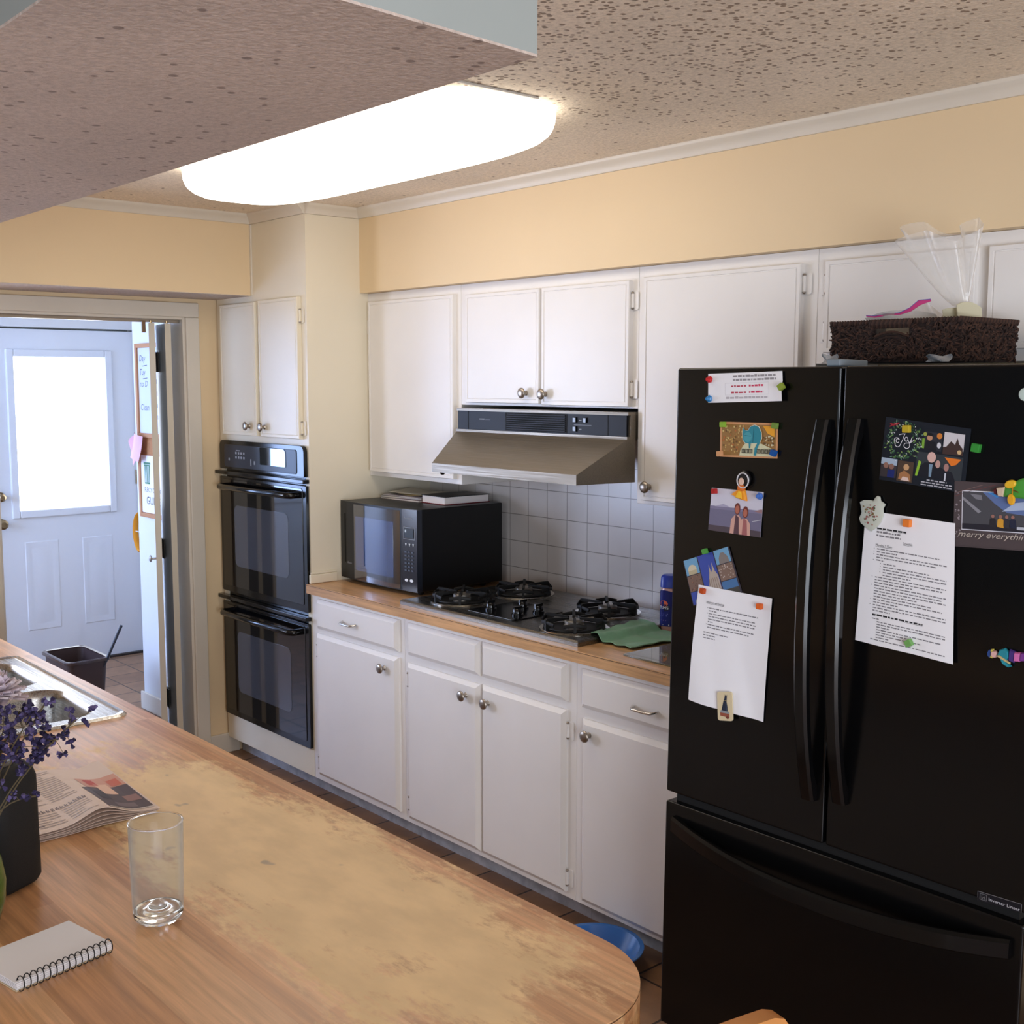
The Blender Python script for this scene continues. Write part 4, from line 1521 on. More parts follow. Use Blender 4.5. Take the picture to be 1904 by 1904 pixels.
mb = MB().rings([spring(0.0005, 0.050, 0.032), spring(0.004, 0.056, 0.036), spring(0.012, 0.060, 0.038), spring(0.182, 0.059, 0.038), spring(0.197, 0.055, 0.037), spring(0.205, 0.047, 0.034), spring(0.207, 0.040, 0.032)], FAB)
mb.build('body', spk, sharp=60)
mb = MB().lathe([(0.034, 0.0), (0.034, 0.0015), (0.031, 0.0022)], (sxc, syc, PZ + 0.207), (0, 0, 1), flat((52, 50, 48), 0.35), 28, True, True)
mb.ball((sxc + 0.016, syc + 0.010, PZ + 0.2095), 0.0022, flat((235, 235, 230), 0.3), 8, 6)
mb.build('touch_pad', spk, sharp=50)

# ------------------------------------------------------------------ flowers in the green vase
vx, vy = -1.845, 0.505
mb = MB().lathe([(0.001, 0.001), (0.030, 0.001), (0.040, 0.012), (0.049, 0.045), (0.051, 0.075), (0.045, 0.11), (0.030, 0.145), (0.026, 0.165), (0.031, 0.185), (0.029, 0.186), (0.024, 0.166), (0.028, 0.145), (0.043, 0.109), (0.048, 0.075), (0.046, 0.046), (0.030, 0.012), (0.001, 0.008)],
                (vx, vy, PZ), (0, 0, 1), M('green_vase_glass', (92, 128, 46), 0.08, trans=0.55, ior=1.5, spec=0.6), 28, True, True)
tag(mb.build('vase', sharp=70), 'green glass vase at the edge of the peninsula beside the speaker', 'vase')
bq = thing('flower_bouquet', 'dried bouquet of purple statice and one pale ruffled flower in the green vase', 'flowers', (vx, vy, PZ + 0.03))
STEM = M('dry_stem', (84, 72, 50), 0.8)
PUR = [flat((54, 46, 82), 0.85), flat((40, 34, 62), 0.85), flat((88, 78, 118), 0.85)]
PALE = [flat((228, 216, 222), 0.85), flat((210, 196, 208), 0.85)]
rnd = random.Random(12)
tips = [(-1.776, 0.605, 1.265), (-1.761, 0.565, 1.235), (-1.806, 0.54, 1.285), (-1.771, 0.62, 1.21), (-1.816, 0.58, 1.25), (-1.751, 0.64, 1.238), (-1.791, 0.59, 1.12), (-1.816, 0.52, 1.21), (-1.831, 0.56, 1.22), (-1.841, 0.535, 1.145)]
for i, tp in enumerate(tips):
    mb = MB()
    a = Vector((vx + rnd.uniform(-0.012, 0.012), vy + rnd.uniform(-0.012, 0.012), PZ + 0.06))
    b = Vector(tp)
    mid = Vector((vx + (b.x - vx) * 0.18, vy + (b.y - vy) * 0.18, PZ + 0.205))
    pts = []
    for k in range(9):
        t = k / 8
        pts.append(a * (1 - t) ** 2 + mid * 2 * t * (1 - t) + b * t * t)
    mb.tube(pts, 0.0011, STEM, 5)
    nclus = 15 if i not in (6, 9) else 3
    for c in range(nclus):
        t = rnd.uniform(0.72, 1.0)
        base = a * (1 - t) ** 2 + mid * 2 * t * (1 - t) + b * t * t
        off = Vector((rnd.gauss(0, 0.016), rnd.gauss(0, 0.016), rnd.gauss(0.004, 0.012))) * (1 if nclus > 3 else 0.5)
        cl = base + off
        mb.tube([base, (base + cl) / 2 + Vector((0, 0, 0.002)), cl], 0.0006, STEM, 4)
        for q in range(7):
            d = Vector((rnd.gauss(0, 1), rnd.gauss(0, 1), rnd.gauss(0.3, 1))).normalized()
            p0 = cl + d * 0.0015
            p1 = cl + d * rnd.uniform(0.006, 0.010)
            mb.cyl(p0, p1, 0.0011, rnd.choice(PUR), 0.0034, 5)
    mb.build('statice_spray', bq, sharp=40)
mb = MB()
fc = Vector((-1.895, 0.568, 1.262))
mb.tube([(vx, vy, PZ + 0.06), (vx - 0.002, vy + 0.02, PZ + 0.2), fc - Vector((0, 0, 0.01))], 0.0018, STEM, 6)
for ringi in range(5):
    rad = 0.012 + 0.0085 * ringi
    npet = 6 + 3 * ringi
    for k in range(npet):
        a = 2 * pi * k / npet + ringi * 0.4
        el = radians(72 - ringi * 17 + rnd.uniform(-8, 8))
        d = Vector((cos(a) * cos(el), sin(a) * cos(el), sin(el)))
        s_ = Vector((-sin(a), cos(a), 0))
        L = 0.030 + 0.004 * ringi

        def petal(u, v, d=d, s_=s_, L=L):
            w = (0.004 + 0.011 * math.sin(pi * min(1, v * 0.85 + 0.1))) * (1 + 0.15 * sin(14 * u))
            p = fc + d * (0.004 + L * v) + s_ * (u - 0.5) * 2 * w
            p.z += 0.003 * sin(9 * u) * v - 0.006 * v * v * (1 if el < 0.9 else 0)
            return p
        mb.grid(petal, 5, 4, rnd.choice(PALE), -0.0005)
mb.build('pale_flower', bq, sharp=60)

# ------------------------------------------------------------------ things on the floor
mb = MB()
hz = [(0.0, 0.001, 0.090), (0, 0.004, 0.097)]
bowl = MB().lathe([(0.085, 0.0008), (0.094, 0.003), (0.118, 0.045), (0.132, 0.066), (0.143, 0.070), (0.143, 0.074), (0.130, 0.073), (0.114, 0.046), (0.090, 0.009), (0.001, 0.007)], (-2.370, 2.392, 0), (0, 0, 1), M('blue_bowl_plastic', (52, 106, 176), 0.25, spec=0.6), 48, True, True)
tag(bowl.build('plastic_bowl', sharp=50), 'round blue plastic bowl on the tile floor in front of the cabinets', 'bowl')

BIN = M('brown_bin_plastic', (58, 42, 40), 0.45)
BINR = M('bin_rim', (62, 46, 44), 0.25, spec=0.8)
bc = Vector((-5.777, 2.128, 0))
bin_ = thing('waste_bin', 'brown open rectangular waste bin in the entry room near the white door', 'bin', bc)


def br(h, a, b, r):
    return [(bc.x + p[0], bc.y + p[1], h) for p in rrect(-a, a, -b, b, r, 5)]


mb = MB().rings([br(0.002, 0.135, 0.078, 0.025), br(0.39, 0.168, 0.100, 0.03), br(0.392, 0.163, 0.095, 0.028), br(0.010, 0.130, 0.074, 0.024)], BIN, True, True)
mb.build('body', bin_, sharp=40)
mb = MB().rings([br(0.384, 0.167, 0.099, 0.03), br(0.384, 0.180, 0.112, 0.035), br(0.396, 0.181, 0.113, 0.035), br(0.400, 0.176, 0.108, 0.033), br(0.398, 0.163, 0.095, 0.028), br(0.384, 0.163, 0.095, 0.028)], BINR, False, False)
mb.build('rim', bin_, sharp=40)
mb = MB().tube([(-5.68, 2.150, 0.20), (-5.6, 2.222, 0.402), (-5.62, 2.304, 0.545)], 0.0075, M('dark_handle_plastic', (26, 28, 40), 0.4), 10)
mb.tube([(-5.70, 2.132, 0.15), (-5.68, 2.150, 0.20)], 0.011, M('dark_handle_plastic'), 10)
tag(mb.build('stick_handle', sharp=60), 'dark blue stick handle leaning out of the brown waste bin', 'stick')

# ------------------------------------------------------------------ notice board on the entry partition
YB = 2.561
CORK = M('cork', (176, 122, 82), 0.9, bump=(220, 0.5, 0.002), var=(90, 0.12))
OAK = M('board_frame_wood', (186, 130, 88), 0.5)
brd = thing('notice_board', 'wood framed board, whiteboard above and cork below, on the entry wall', 'notice board', (-5.55, YB, 1.05))
BX0, BX1, BZ0, BZ1 = -5.905, -5.16, 1.05, 1.945
mb = MB()
for q in ((BX0, BX0 + 0.022, BZ0, BZ1), (BX1 - 0.022, BX1, BZ0, BZ1), (BX0 + 0.022, BX1 - 0.022, BZ1 - 0.022, BZ1), (BX0 + 0.022, BX1 - 0.022, BZ0, BZ0 + 0.022), (BX0 + 0.022, BX1 - 0.022, 1.465, 1.487)):
    mb.box(q[0], q[1], YB - 0.020, YB, q[2], q[3], OAK)
mb.build('frame', brd, bevel=0.002)
mb = MB().box(BX0 + 0.02, BX1 - 0.02, YB - 0.010, YB, 1.486, BZ1 - 0.02, M('whiteboard', (214, 220, 230), 0.25))


def wbpage(u, v, h):
    return Vector((BX0 + u, YB - 0.010 - h, 1.4 + v))


pg = Page(mb, wbpage)
BLU = flat((96, 98, 120))
for k, (w, v) in enumerate((('Day', 0.455), ('Tuy', 0.385), ('no D', 0.325), ('Clean', 0.205))):
    pg.text(w, 0.036, v, 0.045, BLU, shear=0.2)
for v in (0.43, 0.365):
    pg.line([(0.075, v), (0.13, v + 0.004)], 0.004, BLU)
for k in range(6):
    pg.words(0.22 + 0.02 * (k % 2), 0.62, 0.46 - 0.06 * k, 0.022, BLU, 0.9, seed=40 + k)
mb.build('whiteboard', brd)
MB().box(BX0 + 0.02, BX1 - 0.02, YB - 0.010, YB, BZ0 + 0.02, 1.466, CORK).build('cork_panel', brd)

GRN = flat((70, 128, 96))
mb = MB().box(-5.885, -5.60, YB - 0.0128, YB - 0.0105, 1.075, 1.372, WHITEP)


def sgn(u, v, h):
    return Vector((-5.885 + u, YB - 0.0128 - h, 1.075 + v))


pg = Page(mb, sgn)
pg.poly([(0.045, 0.150), (0.105, 0.150), (0.112, 0.250), (0.038, 0.250)], GRN)
pg.rect(0.034, 0.116, 0.252, 0.262, GRN)
for k in range(4):
    pg.line([(0.052 + 0.014 * k, 0.158), (0.050 + 0.0155 * k, 0.243)], 0.004, WHITEP, 0.0003)
pg.poly([(0.155, 0.160), (0.215, 0.160), (0.185, 0.215)], GRN)
pg.text('RECYCLING', 0.038, 0.108, 0.034, flat((92, 92, 104)), width=0.21)
pg.text('GUIDE', 0.055, 0.045, 0.058, flat((80, 80, 96)), width=0.17)
tag(mb.build('recycling_sign'), 'white recycling guide sheet with a green bin, pinned to the cork', 'sign')


def pinkf(ox, oz, rot, seed):
    def f(u, v):
        a, b = (u - 0.5) * 0.10, (v - 0.5) * 0.135
        y = YB - 0.024 - 0.012 * (1 - (2 * u - 1) ** 2) * (0.5 + v) - 0.016 * (1 - v) ** 2
        return (ox + cos(rot) * a - sin(rot) * b, y - seed * 0.012, oz + sin(rot) * a + cos(rot) * b)
    return f


PINK = flat((226, 168, 186), 0.7)
tag(MB().grid(pinkf(-5.915, 1.395, 0.6, 0), 8, 8, PINK, -0.0008).build('pink_note', sharp=80), 'flat pink paper note sticking out past the left edge of the notice board', 'note', 'pink notes on the board')
tag(MB().grid(pinkf(-5.860, 1.415, -0.2, 1), 8, 8, flat((232, 186, 204), 0.7), -0.0008).build('pink_note', sharp=80), 'curled lighter pink note pinned over the corner of the cork panel', 'note', 'pink notes on the board')
mb = MB()
pts = [(-5.966 - 0.076 * cos(t), 2.574, 0.955 + 0.105 * sin(t)) for t in [radians(-78 + 156 * k / 20) for k in range(21)]]
mb.tube(pts, 1.0, flat((232, 156, 44), 0.4), 8, flatx=(0.016, 0.006), up=(0, 1, 0))
mb.cyl((-5.9695, 2.574, 0.955), (-6.038, 2.574, 0.955), 0.003, flat((226, 222, 216)), n=8)
mb.cyl((-5.9695, 2.574, 0.955), (-5.972, 2.574, 0.955), 0.012, flat((226, 222, 216)), n=10)
tag(mb.build('arched_rack', sharp=60), 'orange arched rack on the end of the entry partition wall', 'rack')

# ------------------------------------------------------------------ wooden chair by the peninsula end
WOOD = M('chair_wood', (188, 128, 72), 0.4, var=(14, 0.12))
ch = thing('wooden_chair', 'honey wood chair whose curved back post rises beside the fridge', 'chair', (-0.70, 0.98, 0), (0, 0, 0))


def cpath(pts, r, n=10):
    return MB().tube(pts, r, WOOD, n)


pa, pb = Vector((-0.905, 1.245, 0)), Vector((-0.905, 0.785, 0))
for y, s_ in ((1.245, 1), (0.785, -1)):
    cpath([(-0.80, y - s_ * 0.02, 0.0005), (-0.79, y - s_ * 0.02, 0.45), (-0.86, y - s_ * 0.012, 0.72), (-0.895, y, 0.86)], [0.016, 0.019, 0.018, 0.016]).build('back_post', ch, sharp=60)
    cpath([(-0.40, y - s_ * 0.03, 0.0005), (-0.42, y - s_ * 0.04, 0.44)], [0.015, 0.020]).build('leg', ch, sharp=60)
seat = MB().prism(rrect(-0.835, -0.385, 0.79, 1.235, 0.06), 'z', 0.44, 0.468, WOOD)
seat.build('seat', ch, bevel=0.008)


def crest(u, v):
    y = 1.272 - 0.515 * u
    lift = 0.045 * math.sin(pi * min(1, u * 6 + 0.0)) * 0 + 0.0
    endr = max(0.0, 1 - min(u, 1 - u) / 0.06)
    x = -0.905 - 0.035 * sin(pi * u)
    z0, z1 = 0.79 + 0.02 * endr, 0.910 - 0.030 * endr ** 2
    return (x, y, z0 + (z1 - z0) * v)


mb = MB().grid(crest, 30, 6, WOOD, 0.026)
mb.build('crest_rail', ch, sharp=60)
for k in range(4):
    y = 0.87 + 0.097 * k
    cpath([(-0.80, y, 0.466), (-0.865, y, 0.66), (-0.93, y, 0.80)], 0.008, 8).build('spindle', ch, sharp=60)

# ================================================================== fridge
TH = 0.0175
FO = Vector((-1.93, 2.2 - math.tan(TH), 0))


def F(s, t, d=0.0):
    """point on the fridge front: s from its left edge, t up the (slightly leaning) front, d in front of it"""
    return Vector((FO.x + s, FO.y + t * sin(TH) - d * cos(TH), t * cos(TH) + d * sin(TH)))


fr = thing('refrigerator', 'tall black french door refrigerator with a bottom freezer drawer', 'refrigerator', FO, (-TH, 0, 0))
W = 0.93
mb = MB().box(0.006, W - 0.006, 0.075, 0.84, 0.055, 1.762, FRIDGEM)
mb.build('cabinet', fr, bevel=0.004, local=True)
for x in (0.06, W - 0.06):
    for y in (0.11, 0.78):
        MB().cyl((x, y, 0.0005 + 0.0175 * y), (x, y, 0.056), 0.022, DARK, n=14).build('foot', fr, local=True)
for nm, a, b in (('fridge_door', 0.0, 0.4655), ('fridge_door', 0.4725, W)):
    MB().box(a, b, 0.0, 0.068, 0.716, 1.784, FRIDGEM).build(nm, fr, bevel=0.006, local=True)
doors = [o for o in COL.objects if o.name.startswith('fridge_door')]
MB().box(0.0, W, -0.001, 0.068, 0.10, 0.692, FRIDGEM).build('freezer_drawer', fr, bevel=0.006, local=True)
drawer = bpy.data.objects['freezer_drawer']
MB().box(0.02, W - 0.02, 0.02, 0.075, 0.66, 1.74, DARK).build('gasket', fr, local=True)
mb = MB().box(0.42, 0.455, 0.01, 0.12, 1.785, 1.800, M('hinge_cover_grey', (120, 132, 142), 0.45))
mb.build('hinge_cover', fr, bevel=0.003, local=True)


def fhandle(parent, x, z0, z1, bow):
    mb = MB()
    R = []
    n = 26
    for i in range(n + 1):
        t = i / n
        z = z0 + (z1 - z0) * t
        d = bow * (1 - abs(2 * t - 1) ** 2.4)
        w = 0.0165
        th = 0.016
        # inner face parts from the door except at the ends
        y0 = -(d + th)
        y1 = -(max(0.0, d - 0.002) if 0.06 < t < 0.94 else -0.0005)
        R.append([(x - w, y1, z), (x - w, y0 + 0.005, z), (x - w + 0.006, y0, z), (x + w - 0.006, y0, z), (x + w, y0 + 0.005, z), (x + w, y1, z)])
    mb.rings(R, BLACKG)
    return mb.build('handle', parent, local=True, sharp=35)


fhandle(doors[0], 0.4300, 0.812, 1.668, 0.050)
fhandle(doors[1], 0.5100, 0.825, 1.672, 0.050)
mb = MB()
R = []
for i in range(31):
    t = i / 30
    x = 0.030 + (W - 0.052) * t
    k = 1 - abs(2 * t - 1) ** 2.2
    d = 0.058 * k
    z = 0.640 - 0.030 * k
    y1 = -(max(0.0, d - 0.004) if 0.05 < t < 0.95 else -0.0005)
    y0 = -(d + 0.014)
    R.append([(x, y1, z - 0.021), (x, y1, z + 0.017), (x, y0 + 0.006, z + 0.019), (x, y0, z + 0.012), (x, y0, z - 0.018), (x, y0 + 0.004, z - 0.022)])
mb.rings(R, BLACKG)
mb.build('handle', drawer, local=True, sharp=35)
# maker's badge, low on the right door
mb = MB()
FP = lambda u, v, h: Vector((u, -h, v))
pg = Page(mb, FP)
SIL = M('badge_silver', (150, 150, 156), 0.3, 0.6)
pg.poly([(0.8325, 0.712), (0.9225, 0.717), (0.9225, 0.7345), (0.8325, 0.7315)], flat((26, 26, 32), 0.3), 0.0002)
pg.line([(0.8325, 0.7315), (0.9225, 0.7345)], 0.0011, SIL, 0.0005)
pg.line([(0.9225, 0.7345), (0.9225, 0.7175)], 0.0011, SIL, 0.0005)
pg.line([(0.8325, 0.7315), (0.8325, 0.718)], 0.0008, flat((70, 70, 76)), 0.0005)
pg.line([(0.838, 0.7285), (0.838, 0.7165), (0.8515, 0.7165), (0.8515, 0.7285), (0.838, 0.7285)], 0.0009, flat((120, 120, 124)), 0.0005)
pg.line([(0.8415, 0.7275), (0.8415, 0.7175), (0.8465, 0.7245), (0.8485, 0.7175)], 0.0009, flat((120, 120, 124)), 0.0005)
pg.text('Inverter Linear', 0.8555, 0.7190, 0.0095, flat((190, 190, 196)), width=0.064, dh=0.0006)
mb.build('badge', doors[1], local=True)

# ------------------------------------------------------------------ papers and magnets on the fridge front


def quad(c, wave=None, d0=0.0012):
    """page surface over corners (tl, tr, br, bl) in fridge coordinates; returns f(u, v) in metres and the page size"""
    tl, tr, br_, bl = [Vector((p[0], p[1])) for p in c]
    w = ((tr - tl).length + (br_ - bl).length) / 2
    h = ((tl - bl).length + (tr - br_).length) / 2

    def f(u, v, hh=0.0):
        a, b = u / w, v / h
        p = (bl * (1 - a) + br_ * a) * (1 - b) + (tl * (1 - a) + tr * a) * b
        return F(p.x, p.y, d0 + hh + (wave(a, b) if wave else 0))
    return f, w, h


def sheet_mesh(c, mat, wave=None, nu=10, nv=12, d0=0.0012):
    f, w, h = quad(c, wave, d0)
    mb = MB().grid(lambda a, b: f(a * w, b * h), nu, nv, mat, 0.0004)
    return mb, Page(mb, f), w, h


def cube_magnet(s, t, col, rot, label, size=0.0118, shape='square', tilt=0.0, off=0.0025):
    """small square or faceted push magnet"""
    m = flat(col, 0.25)
    mb = MB()
    if shape == 'square':
        pts = rrect(-size / 2 * 1.05, size / 2 * 1.05, -size / 2 * 1.05, size / 2 * 1.05, 0.0015, 2)
        lay = [(1.0, 0.0), (1.0, 0.009), (0.9, 0.0105)]
    else:
        pts = [(0.0088 * cos(2 * pi * k / 6), 0.0088 * sin(2 * pi * k / 6)) for k in range(6)]
        lay = [(1.0, 0.0), (1.0, 0.003), (0.62, 0.006), (0.62, 0.010), (0.42, 0.0125)]
    R = []
    for k, d in lay:
        R.append([F(s + k * (p[0] * cos(rot) - p[1] * sin(rot)), t + k * (p[0] * sin(rot) + p[1] * cos(rot)), off + d) for p in pts])
    mb.rings(R, m)
    return tag(mb.build('fridge_magnet', sharp=30), label, 'magnet', 'small coloured magnets on the fridge')


# long note strip at the top left
curl = lambda a, b: 0.010 * max(0, a - 0.86) / 0.14 * (1 if b < 0.6 else 0.4) + 0.0012 * sin(9 * a)
mb, pg, w, h = sheet_mesh([(0.0988, 1.7692), (0.3159, 1.7745), (0.3215, 1.7072), (0.1010, 1.7002)], WHITEP, curl, 18, 6)
for k, v in enumerate((0.058, 0.0495)):
    pg.words(0.075, 0.20, v, 0.0048, flat((150, 146, 150)), seed=20 + k)
for (a, b, c, e) in ((0.052, 0.178, 0.0445, 0.0449), (0.052, 0.178, 0.0165, 0.0169), (0.052, 0.0524, 0.0165, 0.0449), (0.1776, 0.178, 0.0165, 0.0449)):
    pg.rect(a, b, c, e, INKL)
for v in (0.0355, 0.0205):
    pg.words(0.070, 0.112, v, 0.0042, INKR, seed=int(v * 1e4))
    pg.words(0.120, 0.162, v, 0.0046, flat((206, 60, 96)), seed=int(v * 1e4) + 1)
pg.words(0.055, 0.175, 0.008, 0.005, flat((186, 180, 186)), seed=33)
tag(mb.build('paper_note', sharp=80), 'long white paper strip with red phone lines at the top left of the fridge door', 'note', 'papers on the fridge')
cube_magnet(0.1055, 1.7559, (196, 40, 44), 0.2, 'red faceted magnet at the upper left corner of the long note strip', shape='gem')
cube_magnet(0.1065, 1.7099, (52, 128, 188), 0.5, 'blue faceted magnet at the lower left corner of the long note strip', shape='gem')
cube_magnet(0.3209, 1.7391, (138, 156, 62), 0.6, 'olive square magnet on the curled right end of the note strip', 0.0135, off=0.010)

# cat card
mb, pg, w, h = sheet_mesh([(0.1402, 1.6563), (0.3057, 1.6566), (0.3078, 1.5762), (0.1420, 1.5729)], flat((206, 150, 104)), None, 6, 4)
pg.rect(0.005, w - 0.005, 0.004, h - 0.005, flat((150, 112, 62)), 0.0)
rnd = random.Random(9)
for k in range(90):
    a, b = rnd.uniform(0.008, 0.072), rnd.uniform(0.012, h - 0.008)
    pg.disc(a, b, rnd.uniform(0.0012, 0.003), rnd.choice([flat((196, 160, 92)), flat((112, 80, 42)), flat((184, 104, 54)), flat((206, 184, 120))]), 0.0002 + 0.00001 * k, n=6)
pg.poly([(0.058, 0.004), (0.158, 0.004), (0.158, 0.020), (0.120, 0.034), (0.074, 0.032), (0.062, 0.018)], flat((208, 206, 170)), 0.0014)
pg.poly([(0.125, 0.075), (0.158, 0.075), (0.158, 0.050), (0.138, 0.058)], flat((226, 158, 40)), 0.0014)
for k in range(26):
    a, b = rnd.uniform(0.126, 0.156), rnd.uniform(0.030, 0.052)
    pg.disc(a, b, rnd.uniform(0.0014, 0.0028), rnd.choice([flat((206, 196, 160)), flat((90, 70, 44))]), 0.0015 + 0.00001 * k, n=6)
TEAL, TEALD = flat((44, 132, 148)), flat((30, 96, 112))
catb = [(0.070, 0.040), (0.068, 0.056), (0.070, 0.070), (0.076, 0.063), (0.084, 0.063), (0.090, 0.072), (0.102, 0.076), (0.114, 0.072), (0.121, 0.060), (0.122, 0.046), (0.118, 0.037), (0.106, 0.034), (0.086, 0.033), (0.076, 0.034)]
pg.poly([(p[0] + (p[0] - 0.096) * 0.06, p[1] + (p[1] - 0.052) * 0.06) for p in catb], flat((226, 220, 196)), 0.0018)
pg.poly(catb, TEAL, 0.0020)
pg.disc(0.083, 0.048, 0.012, flat((70, 152, 164)), 0.0022)
pg.line([(0.074, 0.052), (0.092, 0.050)], 0.001, TEALD, 0.0024)
pg.line([(0.098, 0.036), (0.100, 0.066)], 0.001, TEALD, 0.0024)
pg.poly([(0.112, 0.038), (0.119, 0.038), (0.111, 0.022), (0.107, 0.005), (0.101, 0.005), (0.103, 0.022)], TEAL, 0.0022)
pg.poly([(0.086, 0.034), (0.092, 0.034), (0.090, 0.022), (0.087, 0.022)], TEAL, 0.0022)
for (a, b) in ((0.066, 0.099), (0.110, 0.150)):
    x = a
    while x < b - 0.004:
        pg.rect(x, x + 0.0095, 0.0105, 0.0205, flat((44, 40, 34)), 0.0026)
        for q in range(3):
            pg.rect(x + 0.0012 + q * 0.0028, x + 0.0022 + q * 0.0028, 0.012, 0.019, flat((198, 196, 164)), 0.0028)
        x += 0.0108
pg.words(0.070, 0.100, 0.0055, 0.0022, flat((120, 116, 90)), seed=8)
tag(mb.build('picture_card', sharp=80), 'small picture card of a teal cat held by four square magnets', 'card', 'papers on the fridge')
cube_magnet(0.1527, 1.6498, (134, 176, 60), 0.05, 'bright green magnet on the top left corner of the teal cat card', 0.0125)
cube_magnet(0.3024, 1.6510, (112, 142, 66), -0.15, 'dull green magnet on the top right corner of the teal cat card', 0.0128)
cube_magnet(0.1462, 1.5802, (206, 152, 108), 0.12, 'tan magnet on the bottom left corner of the teal cat card', 0.0125)
cube_magnet(0.3009, 1.5891, (22, 80, 152), -0.3, 'dark blue magnet on the bottom right corner of the teal cat card', 0.0135)

# snapshot of two people by the sea
mb, pg, w, h = sheet_mesh([(0.1201, 1.4973), (0.2728, 1.4971), (0.2700, 1.3917), (0.1131, 1.3945)], flat((206, 204, 218)), lambda a, b: 0.0025 * a * (1 - b), 8, 6)
pg.rect(0.0, w, 0.0, 0.060, flat((112, 108, 134)), 0.0001)
pg.rect(0.0, w, 0.054, 0.061, flat((128, 122, 150)), 0.0002)
pg.poly([(0.014, 0.060), (0.040, 0.068), (0.062, 0.061)], flat((168, 164, 190)), 0.0003)
pg.poly([(0.132, 0.058), (0.150, 0.064), (w, 0.064), (w, 0.055)], flat((150, 116, 120)), 0.0003)
pg.rect(0.0, w, 0.0, 0.014, flat((78, 66, 74)), 0.0003)
SKIN, ROSE = flat((176, 104, 84)), flat((206, 160, 146))
for cx, sh in ((0.083, 0.0), (0.107, -0.006)):
    pg.disc(cx, 0.060 + sh, 0.0085, flat((108, 48, 40)), 0.0005, 0.014)
    pg.disc(cx, 0.058 + sh, 0.0062, SKIN, 0.0008, 0.010)
    pg.poly([(cx - 0.018, 0.0), (cx + 0.018, 0.0), (cx + 0.016, 0.034 + sh), (cx + 0.006, 0.045 + sh), (cx - 0.006, 0.045 + sh), (cx - 0.016, 0.034 + sh)], ROSE, 0.0006 if cx < 0.1 else 0.0007)
    pg.poly([(cx - 0.006, 0.0), (cx + 0.010, 0.0), (cx + 0.006, 0.04 + sh), (cx - 0.004, 0.046 + sh)], flat((88, 58, 66)) if cx < 0.1 else flat((160, 96, 96)), 0.0009)
pg.line([(0.128, 0.034), (w - 0.002, 0.040)], 0.0015, flat((190, 190, 200)), 0.0006)
tag(mb.build('snapshot', sharp=80), 'snapshot of two people standing in front of a lilac sea', 'photograph', 'papers on the fridge')
cube_magnet(0.1328, 1.4901, (172, 40, 40), 0.1, 'dark red square magnet on the upper left of the seaside snapshot')
cube_magnet(0.2646, 1.4875, (72, 116, 200), 0.9, 'blue faceted magnet on the upper right of the seaside snapshot', shape='gem', off=0.003)


def figure_part(root, name, pts, col, d0, d1, rough=0.4):
    mb = MB()
    n = len(pts)
    cx, cy = sum(p[0] for p in pts) / n, sum(p[1] for p in pts) / n
    R = [[F(*p, d0) for p in pts], [F(*p, d0 + (d1 - d0) * 0.6) for p in pts], [F(cx + (p[0] - cx) * 0.8, cy + (p[1] - cy) * 0.8, d1) for p in pts]]
    mb.rings(R, flat(col, rough))
    return mb.build(name, root, sharp=35)


def ell(cx, cy, rx, ry, n=16, rot=0.0):
    return [(cx + rx * cos(2 * pi * k / n) * cos(rot) - ry * sin(2 * pi * k / n) * sin(rot), cy + rx * cos(2 * pi * k / n) * sin(rot) + ry * sin(2 * pi * k / n) * cos(rot)) for k in range(n)]


fm = thing('figure_magnet', 'plastic figure magnet with orange robe and yellow skirt above the seaside snapshot', 'magnet', F(0.212, 1.50, 0.0))
figure_part(fm, 'hair', ell(0.2215, 1.5255, 0.0165, 0.0185), (20, 18, 20), 0.004, 0.012)
mb = MB()
mb.tube([F(0.2205 + 0.0165 * cos(a), 1.5215 + 0.0175 * sin(a), 0.0125) for a in [2 * pi * k / 24 for k in range(24)]], 0.0017, flat((214, 212, 216), 0.3), 6, closed=True)
mb.build('white_ring', fm, sharp=60)
figure_part(fm, 'face', ell(0.2165, 1.5185, 0.0075, 0.009), (226, 190, 170), 0.010, 0.0155)
figure_part(fm, 'robe', [(0.204, 1.498), (0.222, 1.496), (0.224, 1.510), (0.214, 1.517), (0.205, 1.509)], (214, 110, 40), 0.004, 0.013)
figure_part(fm, 'skirt', [(0.1835, 1.486), (0.192, 1.484), (0.199, 1.479), (0.208, 1.477), (0.218, 1.475), (0.229, 1.4735), (0.2265, 1.487), (0.222, 1.499), (0.205, 1.500)], (234, 150, 30), 0.003, 0.011)
figure_part(fm, 'skirt_front', [(0.198, 1.481), (0.208, 1.479), (0.218, 1.478), (0.217, 1.492), (0.209, 1.497)], (240, 190, 50), 0.009, 0.0125)

# picture postcard with several views
mb, pg, w, h = sheet_mesh([(0.0370, 1.3088), (0.1786, 1.3612), (0.2209, 1.2572), (0.0736, 1.2025)], flat((58, 52, 62)), lambda a, b: 0.002 * a * b, 8, 6)
SKYB, SKYC = flat((58, 76, 160)), flat((110, 160, 196))
stone, stone2 = flat((176, 162, 150)), flat((120, 96, 84))
pg.rect(0.002, 0.046, 0.074, 0.113, SKYC, 0.0001)
pg.disc(0.024, 0.086, 0.014, flat((206, 196, 170)), 0.0003, 0.012)
pg.rect(0.010, 0.038, 0.074, 0.084, flat((184, 172, 140)), 0.0004)
pg.rect(0.002, 0.046, 0.034, 0.072, stone2, 0.0001)
pg.rect(0.002, 0.046, 0.002, 0.032, SKYB, 0.0001)
pg.disc(0.024, 0.008, 0.014, flat((150, 160, 180)), 0.0003, 0.008)
pg.rect(0.049, 0.100, 0.002, 0.113, SKYB, 0.0001)
